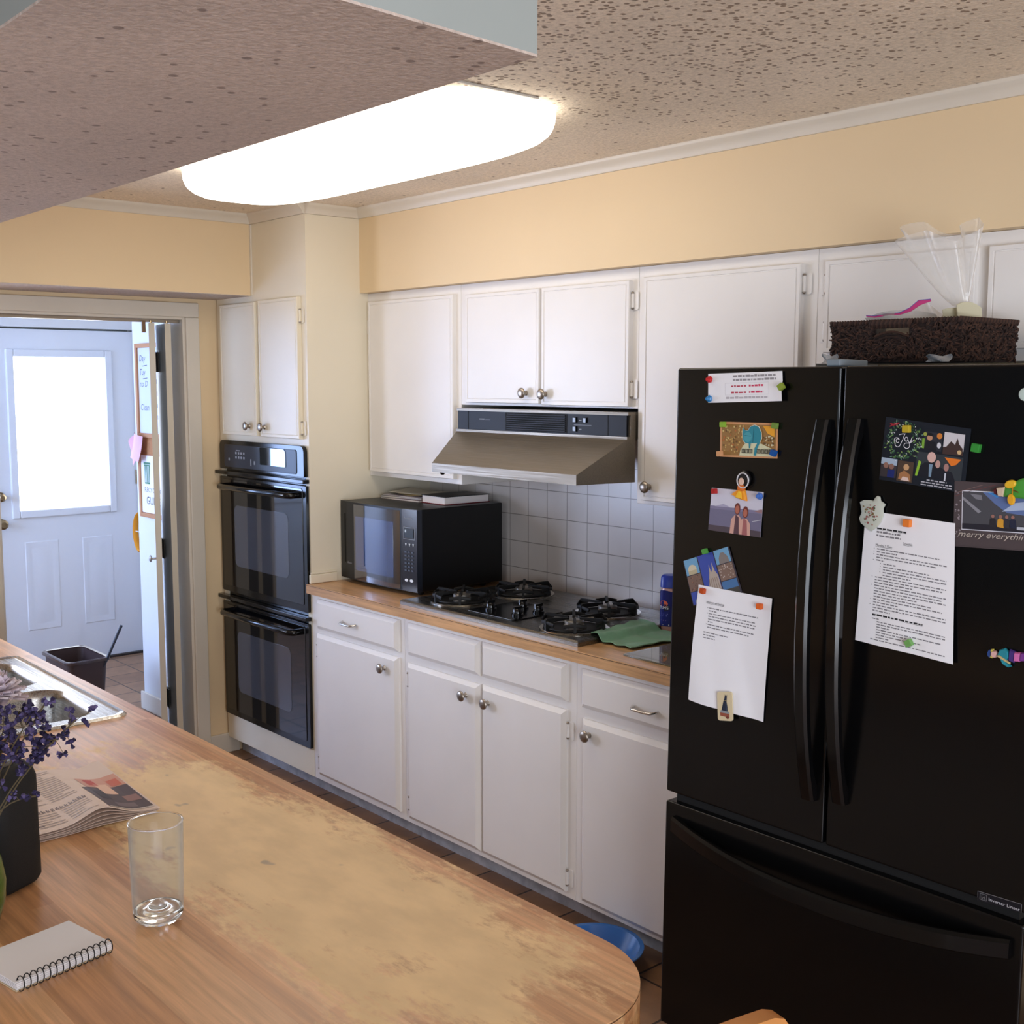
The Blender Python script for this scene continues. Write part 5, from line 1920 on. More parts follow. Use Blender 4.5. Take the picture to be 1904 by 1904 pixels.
pg.poly([(0.060, 0.020), (0.099, 0.020), (0.099, 0.055), (0.092, 0.068), (0.088, 0.090), (0.085, 0.072), (0.080, 0.066), (0.078, 0.086), (0.074, 0.066), (0.068, 0.050)], stone, 0.0003)
for k in range(5):
    pg.line([(0.066 + 0.007 * k, 0.024), (0.069 + 0.006 * k, 0.052)], 0.0012, stone2, 0.0005)
pg.rect(0.049, 0.100, 0.002, 0.022, flat((96, 78, 66)), 0.0004)
pg.rect(0.103, 0.150, 0.078, 0.113, SKYC, 0.0001)
pg.poly([(0.112, 0.078), (0.144, 0.078), (0.142, 0.092), (0.132, 0.104), (0.122, 0.104), (0.114, 0.092)], flat((128, 120, 116)), 0.0003)
pg.rect(0.103, 0.150, 0.038, 0.076, flat((128, 104, 92)), 0.0001)
rnd = random.Random(2)
for k in range(40):
    pg.disc(rnd.uniform(0.105, 0.148), rnd.uniform(0.040, 0.074), 0.0018, rnd.choice([stone, stone2, flat((196, 180, 168))]), 0.0002 + 0.00001 * k, n=5)
for k in range(30):
    pg.disc(rnd.uniform(0.004, 0.044), rnd.uniform(0.036, 0.070), 0.0018, rnd.choice([stone2, flat((150, 108, 88)), flat((92, 66, 56))]), 0.0002 + 0.00001 * k, n=5)
pg.rect(0.103, 0.150, 0.002, 0.036, flat((72, 112, 160)), 0.0001)
pg.rect(0.103, 0.150, 0.002, 0.016, flat((70, 66, 60)), 0.0003)
tag(mb.build('picture_postcard', sharp=80), 'tilted picture postcard with several city views behind the letter sheet', 'postcard', 'papers on the fridge')
cube_magnet(0.1096, 1.3421, (84, 152, 70), 0.4, 'green magnet at the top edge of the tilted city postcard', 0.0122)

# letter sheet, wavy
lw = lambda a, b: 0.0035 * sin(5 * a + 2 * b) * (1 - b) + 0.004 * (1 - b) * abs(sin(7 * a + 3 * b)) + 0.0022
mb, pg, w, h = sheet_mesh([(0.0902, 1.2580), (0.3088, 1.2541), (0.2955, 0.9602), (0.0685, 0.9670)], WHITEP, lw, 18, 22, 0.0018)
pg.text('Afternoons and Evenings', 0.030, h - 0.040, 0.0072, INKD, width=0.055)
pg.line([(0.030, h - 0.0415), (0.085, h - 0.0415)], 0.0006, INKD)
for k, (f_, ind) in enumerate(((0.95, 1), (0.16, 1), (0.9, 1), (0.92, 1), (0.9, 1), (0.1, 1), (0.9, 1), (0.8, 1), (0, 0), (0.46, 0), (0.22, 0), (0.22, 0))):
    if f_:
        pg.words(0.030 + 0.010 * ind, 0.195, h - 0.053 - 0.0068 * k, 0.0026, INK, f_, seed=50 + k)
    if k in (0, 2, 6):
        pg.disc(0.036, h - 0.0515 - 0.0068 * k, 0.0012, INK)
tag(mb.build('letter_sheet', sharp=80), 'rumpled white letter page with a few lines, held by orange magnets and a cat magnet', 'letter', 'papers on the fridge')
cube_magnet(0.1082, 1.2453, (186, 78, 36), -0.2, 'dark orange magnet at the top left of the rumpled letter', 0.0125, off=0.005)
cube_magnet(0.2794, 1.2323, (226, 104, 44), 0.0, 'bright orange magnet at the top right of the rumpled letter', 0.0128, off=0.006)
# flat magnet with a seated black cat
cm = [(0.1645, 1.0080), (0.2095, 1.0165), (0.2150, 0.9460), (0.1705, 0.9385)]
fq, w, h = quad(cm, None, 0.0105)
mb = MB()
rr_ = rrect(0, w, 0, h, 0.006, 4)
mb.rings([[fq(p[0], p[1], 0.0) for p in rr_], [fq(p[0], p[1], 0.003) for p in rr_]], flat((218, 202, 166), 0.4))
pg = Page(mb, lambda u, v, hh: fq(u, v, 0.003 + hh))
pg.poly([(0.012, 0.024), (0.031, 0.022), (0.031, 0.034), (0.0285, 0.046), (0.0295, 0.054), (0.0305, 0.064), (0.0275, 0.059), (0.0245, 0.064), (0.0225, 0.055), (0.018, 0.044)], flat((34, 42, 62)))
pg.poly([(0.0265, 0.024), (0.0285, 0.024), (0.0275, 0.042), (0.0255, 0.042)], flat((70, 84, 110)), 0.0002)
pg.line([(0.0225, 0.049), (0.029, 0.0485)], 0.0012, flat((176, 150, 90)), 0.0003)
pg.poly([(0.008, 0.020), (0.036, 0.017), (0.036, 0.022), (0.010, 0.026)], flat((140, 146, 150)), 0.0001)
pg.poly([(0.008, 0.012), (0.036, 0.008), (0.036, 0.017), (0.008, 0.020)], flat((150, 84, 64)), 0.0002)
pg.poly([(0.024, 0.008), (0.031, 0.004), (0.036, 0.008), (0.030, 0.012)], flat((116, 60, 48)), 0.0003)
tag(mb.build('cat_magnet', sharp=35), 'cream magnet tile with a seated black cat on a red base, on the letter', 'magnet', 'flat picture magnets on the fridge')

# dark holiday photo card "Joy"
mb, pg, w, h = sheet_mesh([(0.5792, 1.6774), (0.7686, 1.6577), (0.7603, 1.5299), (0.5693, 1.5451)], flat((26, 32, 42), 0.35), None, 6, 4)
rnd = random.Random(3)
GR = [flat((54, 92, 64)), flat((86, 128, 72)), flat((104, 140, 120)), flat((40, 70, 58)), flat((128, 158, 90))]
for k in range(170):
    a = rnd.uniform(0, 2 * pi)
    r = rnd.gauss(0.0335, 0.0055)
    u, v = 0.048 + r * cos(a), 0.086 + r * sin(a)
    if 0.002 < u < w and 0.05 < v < h - 0.003:
        q = rnd.uniform(0, pi)
        L = rnd.uniform(0.002, 0.0048)
        pg.poly([(u - L * cos(q), v - L * sin(q)), (u + 0.0014 * sin(q), v - 0.0014 * cos(q)), (u + L * cos(q), v + L * sin(q)), (u - 0.0014 * sin(q), v + 0.0014 * cos(q))], rnd.choice(GR), 0.0001 + 0.000004 * k)
for k in range(34):
    a = rnd.uniform(0, 2 * pi)
    r = rnd.uniform(0.026, 0.044)
    pg.disc(0.048 + r * cos(a), 0.086 + r * sin(a), 0.0012, flat((214, 214, 220)), 0.0010, n=6)
pg.line([(0.012, 0.112), (0.024, 0.120), (0.034, 0.122), (0.020, 0.115), (0.012, 0.118), (0.030, 0.117)], 0.0016, flat((170, 44, 56)), 0.0011)
LET = flat((224, 222, 230))


def script(pts, wd=0.0013):
    pg.line(pts, wd, LET, 0.0013)


def arc(cx, cy, rx, ry, a0, a1, n=14):
    return [(cx + rx * cos(radians(a0 + (a1 - a0) * k / n)), cy + ry * sin(radians(a0 + (a1 - a0) * k / n))) for k in range(n + 1)]


script([(0.036, 0.098), (0.044, 0.101), (0.051, 0.1015)])
script([(0.049, 0.1015), (0.045, 0.088), (0.041, 0.078)] + arc(0.035, 0.079, 0.006, 0.006, -10, -170) + [(0.027, 0.084)] + arc(0.032, 0.086, 0.006, 0.0055, 190, 20) + arc(0.034, 0.0855, 0.0035, 0.004, 40, 330))
script(arc(0.0535, 0.091, 0.0035, 0.0045, 90, 450))
script([(0.057, 0.092), (0.059, 0.087)] + arc(0.0615, 0.0885, 0.003, 0.003, 200, 350) + [(0.066, 0.097), (0.062, 0.082)] + arc(0.056, 0.078, 0.0065, 0.0055, 10, -260) + [(0.062, 0.084), (0.071, 0.091)])
pg.rect(0.092, 0.133, 0.076, 0.113, flat((40, 42, 52)), 0.0002)
pg.disc(0.105, 0.101, 0.006, flat((188, 140, 110)), 0.0006)
pg.poly([(0.098, 0.105), (0.113, 0.105), (0.108, 0.111), (0.101, 0.111)], flat((20, 20, 26)), 0.0008)
pg.poly([(0.095, 0.076), (0.122, 0.076), (0.118, 0.094), (0.098, 0.094)], flat((24, 24, 32)), 0.0005)
pg.disc(0.126, 0.107, 0.006, flat((206, 126, 50)), 0.0004)
pg.disc(0.094, 0.107, 0.004, flat((150, 160, 70)), 0.0004)
pg.disc(0.127, 0.088, 0.0045, flat((206, 206, 214)), 0.0006, 0.006)
pg.rect(0.089, 0.0945, 0.078, 0.098, flat((122, 168, 60)), 0.0005)
pg.rect(0.136, 0.180, 0.082, 0.117, flat((206, 202, 208)), 0.0002)
pg.poly([(0.136, 0.072), (0.180, 0.074), (0.178, 0.088), (0.170, 0.096), (0.165, 0.108), (0.161, 0.094), (0.152, 0.100), (0.143, 0.088), (0.136, 0.086)], flat((64, 46, 44)), 0.0004)
pg.disc(0.172, 0.080, 0.0045, flat((206, 176, 130)), 0.0006)
pg.rect(0.001, 0.038, 0.008, 0.047, flat((60, 54, 58)), 0.0002)
pg.rect(0.001, 0.038, 0.034, 0.047, flat((166, 184, 204)), 0.0003)
pg.disc(0.013, 0.032, 0.006, flat((150, 112, 98)), 0.0005)
pg.disc(0.026, 0.031, 0.006, flat((140, 104, 92)), 0.0005)
pg.rect(0.018, 0.034, 0.008, 0.024, flat((30, 44, 110)), 0.0004)
pg.rect(0.040, 0.076, 0.004, 0.046, flat((76, 60, 48)), 0.0002)
pg.disc(0.060, 0.034, 0.0065, flat((198, 156, 112)), 0.0005)
pg.poly([(0.044, 0.008), (0.073, 0.006), (0.070, 0.020), (0.056, 0.027), (0.046, 0.020)], flat((166, 116, 76)), 0.0004)
pg.poly([(0.050, 0.006), (0.070, 0.006), (0.066, 0.013), (0.054, 0.014)], flat((222, 196, 186)), 0.0006)
pg.rect(0.081, 0.182, 0.020, 0.070, flat((48, 54, 60)), 0.0002)
pg.poly([(0.081, 0.020), (0.086, 0.020), (0.092, 0.050), (0.086, 0.052)], flat((140, 186, 50)), 0.0004)
pg.poly([(0.142, 0.066), (0.178, 0.066), (0.168, 0.054), (0.158, 0.050)], flat((224, 120, 36)), 0.0004)
pg.disc(0.114, 0.062, 0.0095, flat((214, 176, 168)), 0.0008, 0.011)
pg.disc(0.129, 0.050, 0.0055, flat((190, 150, 142)), 0.0008, 0.008)
pg.disc(0.148, 0.046, 0.0055, flat((166, 124, 118)), 0.0008, 0.008)
pg.poly([(0.088, 0.020), (0.170, 0.020), (0.160, 0.038), (0.140, 0.042), (0.120, 0.052), (0.100, 0.050), (0.090, 0.040)], flat((20, 22, 34)), 0.0006)
pg.poly([(0.112, 0.022), (0.117, 0.022), (0.118, 0.048), (0.110, 0.048)], flat((120, 146, 170)), 0.0009)
pg.rect(0.146, 0.149, 0.018, 0.034, flat((206, 210, 222)), 0.0009)
for k in range(3):
    pg.words(0.108 - 0.012 * (k > 0), 0.152 + 0.012 * (k > 0), 0.0135 - 0.0052 * k, 0.0026, flat((176, 176, 186)), seed=60 + k)
tag(mb.build('photo_card', sharp=80), 'dark holiday photo card lettered Joy in a green wreath', 'card', 'papers on the fridge')
cube_magnet(0.6315, 1.6536, (188, 164, 48), 0.03, 'yellow magnet on the Joy photo card', 0.0148)
cube_magnet(0.7828, 1.6208, (56, 140, 58), -0.15, 'bright green magnet alone on the black door right of the Joy card', 0.0165, off=0.0006)

# second holiday card, cut by the picture edge
mb, pg, w, h = sheet_mesh([(0.7395, 1.5528), (0.9180, 1.5565), (0.9250, 1.4290), (0.7434, 1.4217)], flat((78, 68, 70), 0.4), lambda a, b: 0.0009, 6, 4)
for k in range(7):
    pg.rect(0.0, w, 0.002 + 0.018 * k, 0.0026 + 0.018 * k, flat((62, 54, 56)), 0.0001)
pg.rect(0.017, w - 0.010, 0.034, 0.112, flat((218, 218, 228)), 0.0003)
pg.rect(0.0188, w - 0.012, 0.0358, 0.1102, flat((72, 72, 78)), 0.0005)
pg.poly([(0.060, 0.1102), (w - 0.012, 0.1102), (w - 0.012, 0.066), (0.110, 0.072), (0.086, 0.088)], flat((92, 112, 160)), 0.0007)
pg.poly([(0.070, 0.1102), (0.100, 0.1102), (0.090, 0.100)], flat((66, 136, 206)), 0.0009)
pg.poly([(0.100, 0.074), (w - 0.012, 0.082), (w - 0.012, 0.098), (0.125, 0.092)], flat((168, 184, 214)), 0.0009)
pg.poly([(0.0188, 0.100), (0.0188, 0.094), (0.052, 0.068), (0.058, 0.072)], flat((136, 136, 144)), 0.0008)
pg.poly([(0.034, 0.106), (0.058, 0.104), (0.060, 0.094), (0.046, 0.096)], flat((120, 120, 128)), 0.0009)
pg.rect(0.0188, w - 0.012, 0.0358, 0.047, flat((36, 34, 44)), 0.0010)
for cx, col in ((0.082, (40, 38, 44)), (0.0975, (206, 150, 50)), (0.110, (48, 48, 58)), (0.122, (34, 38, 60))):
    pg.poly([(cx - 0.007, 0.044), (cx + 0.007, 0.042), (cx + 0.006, 0.058), (cx, 0.062), (cx - 0.006, 0.058)], flat(col), 0.0012)
    pg.disc(cx, 0.064, 0.0034, flat((150, 108, 98)), 0.0014)
pg.rect(0.130, w - 0.012, 0.040, 0.046, flat((186, 190, 200)), 0.0013)
pg.text('merry everything', 0.009, 0.0205, 0.0165, flat((190, 178, 168)), width=0.150, shear=0.35, dh=0.0006)
for k in range(16):
    pg.disc(random.uniform(0.003, 0.016), random.uniform(0.012, h - 0.004), random.uniform(0.001, 0.0024), flat((150, 140, 146)), 0.0003, n=8)
pg.line([(0.002, 0.106), (0.060, 0.124)], 0.0008, flat((140, 110, 106)), 0.0003)
pg.line([(0.002, 0.100), (0.030, 0.110), (0.090, 0.126)], 0.0008, flat((120, 66, 66)), 0.0003)
tag(mb.build('photo_card', sharp=80), 'brown holiday card with a framed mountain photo, lettered merry everything', 'card', 'papers on the fridge')
dm = thing('figure_magnet', 'green and yellow doll magnet lying on the framed mountain card', 'magnet', F(0.87, 1.535, 0.0))
figure_part(dm, 'face', [(0.8300, 1.5455), (0.8345, 1.5290), (0.8440, 1.5290), (0.8470, 1.5490)], (206, 184, 160), 0.004, 0.012)
figure_part(dm, 'hair', [(0.8235, 1.541), (0.8265, 1.533), (0.8320, 1.531), (0.8300, 1.546)], (84, 30, 34), 0.004, 0.010)
figure_part(dm, 'dress', [(0.8440, 1.5295), (0.8810, 1.5280), (0.9200, 1.5240), (0.9220, 1.5720), (0.8800, 1.5670), (0.8620, 1.5580), (0.8460, 1.5490)], (72, 150, 56), 0.003, 0.010)
figure_part(dm, 'sleeve', ell(0.8585, 1.5545, 0.0115, 0.008, rot=0.35), (226, 180, 44), 0.008, 0.014)
figure_part(dm, 'sleeve', ell(0.8615, 1.5250, 0.0070, 0.011, rot=0.1), (224, 164, 40), 0.008, 0.014)
figure_part(dm, 'sash', [(0.8620, 1.5335), (0.8640, 1.5335), (0.8640, 1.5525), (0.8620, 1.5525)], (196, 130, 36), 0.009, 0.0115)
figure_part(dm, 'cord', [(0.8640, 1.5440), (0.8740, 1.5410), (0.8750, 1.5385), (0.8735, 1.5395), (0.8640, 1.5425)], (110, 60, 24), 0.009, 0.0115)

# long printed schedule
sw = lambda a, b: 0.004 * a * (1 - b) + 0.0030 * (1 - b) * abs(sin(5 * a)) + 0.0015
mb, pg, w, h = sheet_mesh([(0.5423, 1.4776), (0.7457, 1.4681), (0.7600, 1.1836), (0.5298, 1.1946)], WHITEP, sw, 14, 22, 0.0018)
pg.text('John and Sam, Camera, Jam', 0.032, h - 0.036, 0.0068, INK, width=0.072) if False else pg.words(0.032, 0.104, h - 0.036, 0.0038, INKD, seed=70)
pg.line([(0.032, h - 0.0372), (0.104, h - 0.0372)], 0.0005, INK)
pg.words(0.032, 0.090, h - 0.0435, 0.0036, INK, seed=71)
pg.words(0.032, 0.092, h - 0.051, 0.0036, INK, seed=72)
pg.text('Schedule', 0.098, h - 0.060, 0.0072, INKD, width=0.022)
pg.line([(0.098, h - 0.0613), (0.120, h - 0.0613)], 0.0005, INKD)
pg.text('Monday 7:15am', 0.032, h - 0.072, 0.0072, INKD, width=0.040)
pg.line([(0.032, h - 0.0733), (0.072, h - 0.0733)], 0.0006, INKD)
LN = [(0, .9), (0, .3), (0, 1), (0, .85), (0, .12), (1, .2), (1, .75), (1, 1), (1, 1), (1, .45), (0, 1), (0, .95), (0, .55), (0, 1), (0, .95), (0, 1), (0, .6), (0, .8), (0, .95), (0, .35), (0, 1), (0, 1), (0, .25)]
for k, (ind, fl) in enumerate(LN):
    v = h - 0.079 - 0.0060 * k
    pg.words(0.036 + 0.018 * ind, 0.200, v, 0.0024, INK, fl, seed=80 + k)
    if k in (0, 1, 2, 4, 5, 6, 7, 8, 10, 13, 18, 20):
        pg.disc(0.029 + 0.018 * ind, v + 0.0012, 0.0010, INK)
pg.words(0.036, 0.150, h - 0.2205, 0.0036, INKD, seed=120)
pg.line([(0.036, h - 0.2215), (0.150, h - 0.2215)], 0.0005, INKD)
for k, (ind, fl) in enumerate([(0, .1), (1, 1), (1, 1), (1, .2), (1, .95), (1, .45), (1, .65), (1, .2), (0, 1)]):
    pg.words(0.036 + 0.012 * ind, 0.200, h - 0.2285 - 0.0056 * k, 0.0023, INK, fl, seed=130 + k)
tag(mb.build('schedule_sheet', sharp=80), 'white printed schedule page full of lines on the right fridge door', 'letter', 'papers on the fridge')
cube_magnet(0.6436, 1.4596, (228, 126, 52), 0.0, 'orange magnet at the top of the printed schedule', 0.0152, off=0.004)
cube_magnet(0.6619, 1.2110, (112, 164, 92), 0.55, 'light green magnet at the bottom of the printed schedule', 0.0140, off=0.007)
dome = thing('shaped_magnet', 'pale jar-shaped magnet with tiny flower print at the schedule corner', 'magnet', F(0.558, 1.47, 0.0))
sh = [(0.5300, 1.4945), (0.5400, 1.5000), (0.5520, 1.5005), (0.5625, 1.5000), (0.5665, 1.5065), (0.5715, 1.5110), (0.5770, 1.5090), (0.5790, 1.5010), (0.5860, 1.4970), (0.5905, 1.4940), (0.5855, 1.4850), (0.5865, 1.4700), (0.5820, 1.4560), (0.5700, 1.4420), (0.5600, 1.4340), (0.5470, 1.4420), (0.5340, 1.4500), (0.5300, 1.4600), (0.5350, 1.4720), (0.5330, 1.4850)]
figure_part(dome, 'body', sh, (196, 200, 188), 0.005, 0.010)
mb = MB()
pg = Page(mb, lambda u, v, hh: F(u, v, 0.0102 + hh))
rnd = random.Random(21)
for k in range(46):
    u, v = rnd.gauss(0.558, 0.010), rnd.gauss(1.470, 0.013)
    if abs(u - 0.558) < 0.018 and abs(v - 1.47) < 0.024:
        pg.disc(u, v, rnd.uniform(0.0010, 0.0026), rnd.choice([flat((150, 84, 84)), flat((130, 110, 70)), flat((176, 130, 120)), flat((90, 96, 70))]), 0.00002 * k, n=7)
mb.build('flower_print', dome)
fg = thing('figure_magnet', 'small figure magnet in blue hat and teal dress low on the right door', 'magnet', F(0.86, 1.22, 0.0))
figure_part(fg, 'hat', ell(0.8345, 1.2185, 0.0050, 0.0085), (44, 70, 130), 0.003, 0.010)
figure_part(fg, 'hair', [(0.8355, 1.2100), (0.8395, 1.2100), (0.8410, 1.2285), (0.8365, 1.2280)], (206, 190, 90), 0.003, 0.010)
figure_part(fg, 'face', ell(0.8435, 1.2190, 0.0062, 0.0070), (214, 170, 164), 0.003, 0.012)
figure_part(fg, 'dress', [(0.8490, 1.2160), (0.8540, 1.2300), (0.8640, 1.2345), (0.8720, 1.2290), (0.8740, 1.2170), (0.8700, 1.2120), (0.8550, 1.2130)], (40, 132, 148), 0.003, 0.012)
figure_part(fg, 'sleeve', [(0.8560, 1.2150), (0.8630, 1.2140), (0.8790, 1.2010), (0.8740, 1.1985), (0.8620, 1.2040)], (44, 140, 156), 0.004, 0.013)
figure_part(fg, 'ribbon', [(0.8500, 1.2180), (0.8560, 1.2200), (0.8790, 1.2090), (0.8780, 1.2060), (0.8560, 1.2150)], (190, 170, 120), 0.011, 0.0145)
figure_part(fg, 'skirt', [(0.8730, 1.2110), (0.8830, 1.2090), (0.8850, 1.2310), (0.8740, 1.2340)], (70, 50, 120), 0.003, 0.011)
figure_part(fg, 'apron', [(0.8835, 1.2120), (0.8950, 1.2130), (0.8960, 1.2310), (0.8840, 1.2300)], (206, 110, 170), 0.003, 0.012)
figure_part(fg, 'hem', [(0.8950, 1.2140), (0.9060, 1.2160), (0.9070, 1.2320), (0.8960, 1.2310)], (120, 60, 140), 0.003, 0.011)
mb = MB().lathe([(0.0125, 0), (0.0125, 0.004), (0.009, 0.0065)], F(0.8745, 1.7265, 0.0006), F(0, 0, 1) - F(0, 0, 0), flat((196, 214, 208), 0.3), 20, True, True)
tag(mb.build('round_magnet', sharp=40), 'pale round magnet high on the right fridge door', 'magnet')

# ------------------------------------------------------------------ basket of packets on the fridge
ZF = 1.796
bk = thing('wicker_basket', 'dark brown woven rope basket on top of the black fridge', 'basket', (-1.42, 2.66, ZF))
ROPE = [M('rope_brown_a', (52, 34, 28), 0.85), M('rope_brown_b', (72, 48, 38), 0.85), M('rope_brown_c', (38, 25, 22), 0.85)]
KX0, KX1, KY0, KY1, KZ = -1.690, -1.150, 2.500, 2.775, 1.893
HO = (-1.566, -1.478, 1.8605, 1.880)     # hand hole in the front (x0, x1, z0, z1)
mb = MB()
ROPEBACK = ROPE[2]
slab_with_holes(mb, 'y', KY0 + 0.004, KY0 + 0.009, KX0 + 0.004, -1.349, ZF + 0.0005, KZ - 0.004, [HO], ROPEBACK)
mb2 = mb
X1 = -1.349
mb.box(KX0 + 0.004, X1 - 0.004, KY1 - 0.009, KY1 - 0.004, ZF + 0.0005, KZ - 0.004, ROPEBACK)
mb.box(KX0 + 0.004, KX0 + 0.009, KY0 + 0.009, KY1 - 0.009, ZF + 0.0005, KZ - 0.004, ROPEBACK)
mb.box(X1 - 0.009, X1 - 0.004, KY0 + 0.009, KY1 - 0.009, ZF + 0.0005, KZ - 0.004, ROPEBACK)
mb.box(KX0 + 0.009, X1 - 0.009, KY0 + 0.009, KY1 - 0.009, ZF + 0.0005, ZF + 0.004, ROPEBACK)
rnd = random.Random(31)


def strand(mb, p, d, n, L, r):
    p, d = Vector(p), Vector(d).normalized()
    a, b = p - d * L / 2, p + d * L / 2
    mid = p + Vector(n) * 0.0035
    mb.tube([a, mid, b], [r * 0.5, r, r * 0.5], rnd.choice(ROPE), 5)


for k in range(820):
    x, z = rnd.uniform(KX0 + 0.006, X1 - 0.006), rnd.uniform(ZF + 0.006, KZ - 0.010)
    if HO[0] - 0.006 < x < HO[1] + 0.006 and HO[2] - 0.003 < z < KZ:
        continue
    a = rnd.choice([0.25, -0.35, 1.1, 0.7, -0.9]) + rnd.gauss(0, 0.25)
    strand(mb, (x, KY0 + 0.003, z), (cos(a), 0, sin(a)), (0, -1, 0), rnd.uniform(0.014, 0.024), 0.0028)
for k in range(520):
    y, z = rnd.uniform(KY0 + 0.006, KY1 - 0.006), rnd.uniform(ZF + 0.006, KZ - 0.010)
    a = rnd.choice([0.25, -0.35, 1.1, 0.7, -0.9]) + rnd.gauss(0, 0.25)
    strand(mb, (X1 - 0.003, y, z), (0, cos(a), sin(a)), (1, 0, 0), rnd.uniform(0.014, 0.024), 0.0028)
mb.build('woven_body', bk, sharp=60)
mb = MB()


def twist(mb, a, b, r, n):
    a, b = Vector((*a, 0)[:3]), Vector((*b, 0)[:3])
    d = (b - a).normalized()
    side = d.cross(Vector((0, 0, 1)))
    for k in range(n):
        t = (k + 0.5) / n
        p = a + (b - a) * t
        s1 = d * 0.45 + Vector((0, 0, 1)) * 0.8 + side * 0.4
        q = s1.normalized() * r
        mb.tube([p - q, p + side * (0.3 * r), p + q], [r * 0.45, r * 0.62, r * 0.45], ROPE[k % 2], 6)


twist(mb, (KX0, KY0 + 0.004, KZ - 0.003), (X1, KY0 + 0.004, KZ - 0.003), 0.007, 46)
twist(mb, (X1 - 0.004, KY0, KZ - 0.003), (X1 - 0.004, KY1, KZ - 0.003), 0.007, 38)
twist(mb, (KX0 + 0.004, KY1, KZ - 0.003), (KX0 + 0.004, KY0, KZ - 0.003), 0.007, 34)
twist(mb, (X1, KY1 - 0.004, KZ - 0.003), (KX0, KY1 - 0.004, KZ - 0.003), 0.007, 40)
mb.build('rim', bk, sharp=60)
mb = MB()
twist(mb, (HO[0] - 0.012, KY0 + 0.001, KZ - 0.007), (HO[1] + 0.006, KY0 + 0.001, KZ - 0.007), 0.0105, 18)
for k in range(3):
    pts = [(HO[0] + 0.002 + (HO[1] - HO[0] - 0.004) * t, KY0 - 0.0005, HO[2] - 0.006 * k - 0.004 + 0.010 * sin(pi * t)) for t in [i / 10 for i in range(11)]]
    mb.tube(pts, 0.0030, ROPE[(k + 1) % 3], 6)
mb.build('hand_grip', bk, sharp=60)

# packets and bags inside the basket
tag(MB().prism([(-1.60, 2.60), (-1.47, 2.58), (-1.44, 2.70), (-1.58, 2.72)], 'z', ZF + 0.005, KZ + 0.004, flat((206, 196, 176), 0.5)).build('paper_packet', bevel=0.006),
    'beige packet seen through the hand hole of the basket', 'packet', 'packets in the basket')


def film(name, rgb, mixf, rough):
    if name in MATS:
        return MATS[name]
    k = NT(name)
    tr = k.n('ShaderNodeBsdfTransparent')
    tr.inputs[0].default_value = (0.97, 0.97, 0.97, 1)
    ms = k.n('ShaderNodeMixShader')
    k.p.inputs['Base Color'].default_value = (*lin(rgb), 1)
    k.p.inputs['Roughness'].default_value = rough
    k.p.inputs['Specular IOR Level'].default_value = 1.0
    k.bump(k.noise(k.mapping(), 60, 3), 0.5, 0.004)
    lw_ = k.n('ShaderNodeLayerWeight')
    lw_.inputs[0].default_value = 0.35
    k.l(k.rng(lw_.outputs['Facing'], 0.0, 1.0, mixf, min(1.0, mixf + 0.55)), ms.inputs[0])
    k.l(tr.outputs[0], ms.inputs[1])
    k.l(k.p.outputs[0], ms.inputs[2])
    k.l(ms.outputs[0], k.t.nodes['Material Output'].inputs['Surface'])
    return k.m


FILM = film('clear_cellophane', (244, 240, 234), 0.30, 0.12)
ZIP = film('zip_bag_film', (222, 216, 208), 0.45, 0.25)
# clear zip bag with a pink strip
zb = thing('zip_bag', 'clear zip bag with pink closing strip lying in the basket', 'bag', (-1.55, 2.62, KZ))


def zf(u, v):
    x = -1.635 + 0.190 * u
    z = KZ - 0.03 + (0.042 + 0.014 * sin(3.0 * u)) * v
    y = 2.60 - 0.045 * v + 0.012 * sin(7 * u + 2 * v)
    return (x, y, z)


MB().grid(zf, 16, 6, ZIP).build('film', zb, sharp=80)


def zf2(u, v):
    x = -1.60 + 0.13 * u
    z = KZ + 0.010 + 0.042 * sin(pi * u) * v
    y = 2.66 + 0.02 * sin(5 * u + v)
    return (x, y, z)


MB().grid(zf2, 12, 6, ZIP).build('film', zb, sharp=80)
mb = MB()
pts = [(-1.625, 2.556, KZ + 0.016), (-1.60, 2.553, KZ + 0.013), (-1.565, 2.556, KZ + 0.018), (-1.53, 2.548, KZ + 0.017), (-1.505, 2.552, KZ + 0.026), (-1.485, 2.556, KZ + 0.041), (-1.458, 2.56, KZ + 0.046)]
wd = [0.001, 0.0018, 0.0018, 0.002, 0.004, 0.0055, 0.002]
mb.rings([[(p[0] - w_ * 0.3, p[1] - 0.001, p[2] + w_), (p[0] + w_ * 0.3, p[1] - 0.001, p[2] - w_), (p[0] + w_ * 0.3, p[1] + 0.001, p[2] - w_), (p[0] - w_ * 0.3, p[1] + 0.001, p[2] + w_)] for p, w_ in zip(pts, wd)], flat((206, 66, 128), 0.35))
mb.rings([[(p[0] - w_ * 0.3, p[1] - 0.0015, p[2] + w_ + 0.0015), (p[0] - w_ * 0.3, p[1] - 0.0015, p[2] + w_), (p[0] - w_ * 0.3, p[1] + 0.0005, p[2] + w_), (p[0] - w_ * 0.3, p[1] + 0.0005, p[2] + w_ + 0.0015)] for p, w_ in zip(pts, wd)], flat((90, 90, 170), 0.35))
mb.build('zip_strip', zb)
# flared cellophane bag tied at the neck
cb = thing('cellophane_bag', 'clear crinkled cellophane bag flaring up above the basket', 'bag', (-1.41, 2.62, ZF + 0.005))
NK = Vector((-1.408, 2.620, 1.917))


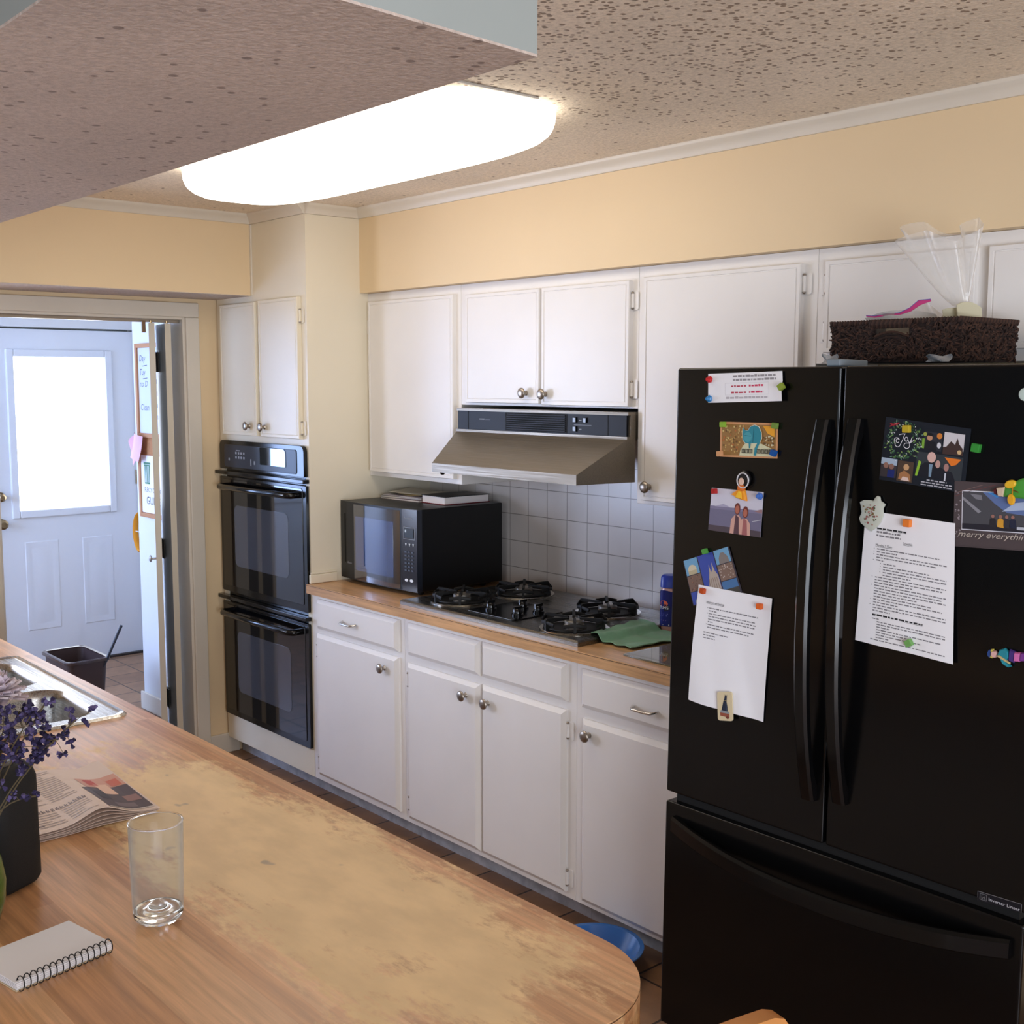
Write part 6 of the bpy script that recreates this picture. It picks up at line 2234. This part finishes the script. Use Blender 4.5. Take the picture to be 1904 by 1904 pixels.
def cf(u, v):
    a = 2 * pi * u
    spread = v ** 0.75
    ruff = 1 + 0.22 * sin(5 * a + 1) * v + 0.12 * sin(9 * a + 3) * v
    cx = NK.x - 0.075 * v ** 0.85 + 0.0
    rx = (0.008 + 0.088 * spread) * ruff
    ry = (0.008 + 0.034 * spread) * ruff
    z = NK.z + 0.185 * v + 0.020 * sin(3 * a + 0.5) * v - 0.022 * cos(a + 0.9) * v + 0.012 * v * cos(a)
    return (cx + rx * cos(a), NK.y + ry * sin(a), z)


MB().grid(cf, 64, 14, FILM).build('flared_top', cb, sharp=80)


def cf2(u, v):
    a = 2 * pi * u
    r = 0.006 + 0.036 * sin(pi * min(1, v * 0.9 + 0.02)) ** 0.8
    return (NK.x + r * 1.0 * cos(a), NK.y + r * 0.8 * sin(a) + 0.02 * v, NK.z - 0.112 * v)


MB().grid(cf2, 28, 8, FILM).build('pouch', cb, sharp=80)
MB().tube([(NK.x + 0.008 * cos(t), NK.y + 0.008 * sin(t), NK.z - 0.001) for t in [2 * pi * k / 14 for k in range(14)]], 0.003, flat((176, 30, 36), 0.4), 6, closed=True).build('red_tie', cb, sharp=60)
cream = flat((206, 198, 168), 0.55)
for (x0, x1, zt, lab) in ((-1.42, -1.37, 0.028, 'cream paper sachet standing in the basket left of the corner'), (-1.385, -1.352, 0.040, 'pale cream sachet leaning at the basket corner')):
    mb = MB()

    def sf(u, v, x0=x0, x1=x1, zt=zt):
        return (x0 + (x1 - x0) * u - 0.01, 2.585 + 0.05 * u - 0.02 * v, KZ - 0.06 + (0.06 + zt * (0.4 + 0.6 * sin(pi * (0.25 + 0.6 * u)))) * v)
    mb.grid(sf, 8, 6, cream, 0.004)
    tag(mb.build('paper_sachet', sharp=60), lab, 'sachet', 'sachets in the basket')


def scrap(name, x0, x1, y0, z1, label):
    def f(u, v):
        x = x0 + (x1 - x0) * u
        return (x, y0 + 0.012 * sin(6 * u + 3 * v) - 0.004, ZF - 0.002 + (z1 - ZF) * v * (0.7 + 0.3 * abs(sin(5 * u))))
    mb = MB().grid(f, 14, 5, film(name, (190, 200, 210), 0.35, 0.2), 0.0008)
    tag(mb.build('plastic_scrap', sharp=80), label, 'plastic bag', 'plastic scraps on the fridge top')


scrap('scrap_film_blue', -1.640, -1.602, 2.40, 1.818, 'bluish plastic scrap on the fridge top under the left basket corner')
scrap('scrap_film_grey', -1.372, -1.315, 2.40, 1.812, 'grey plastic scrap on the fridge top under the right basket corner')
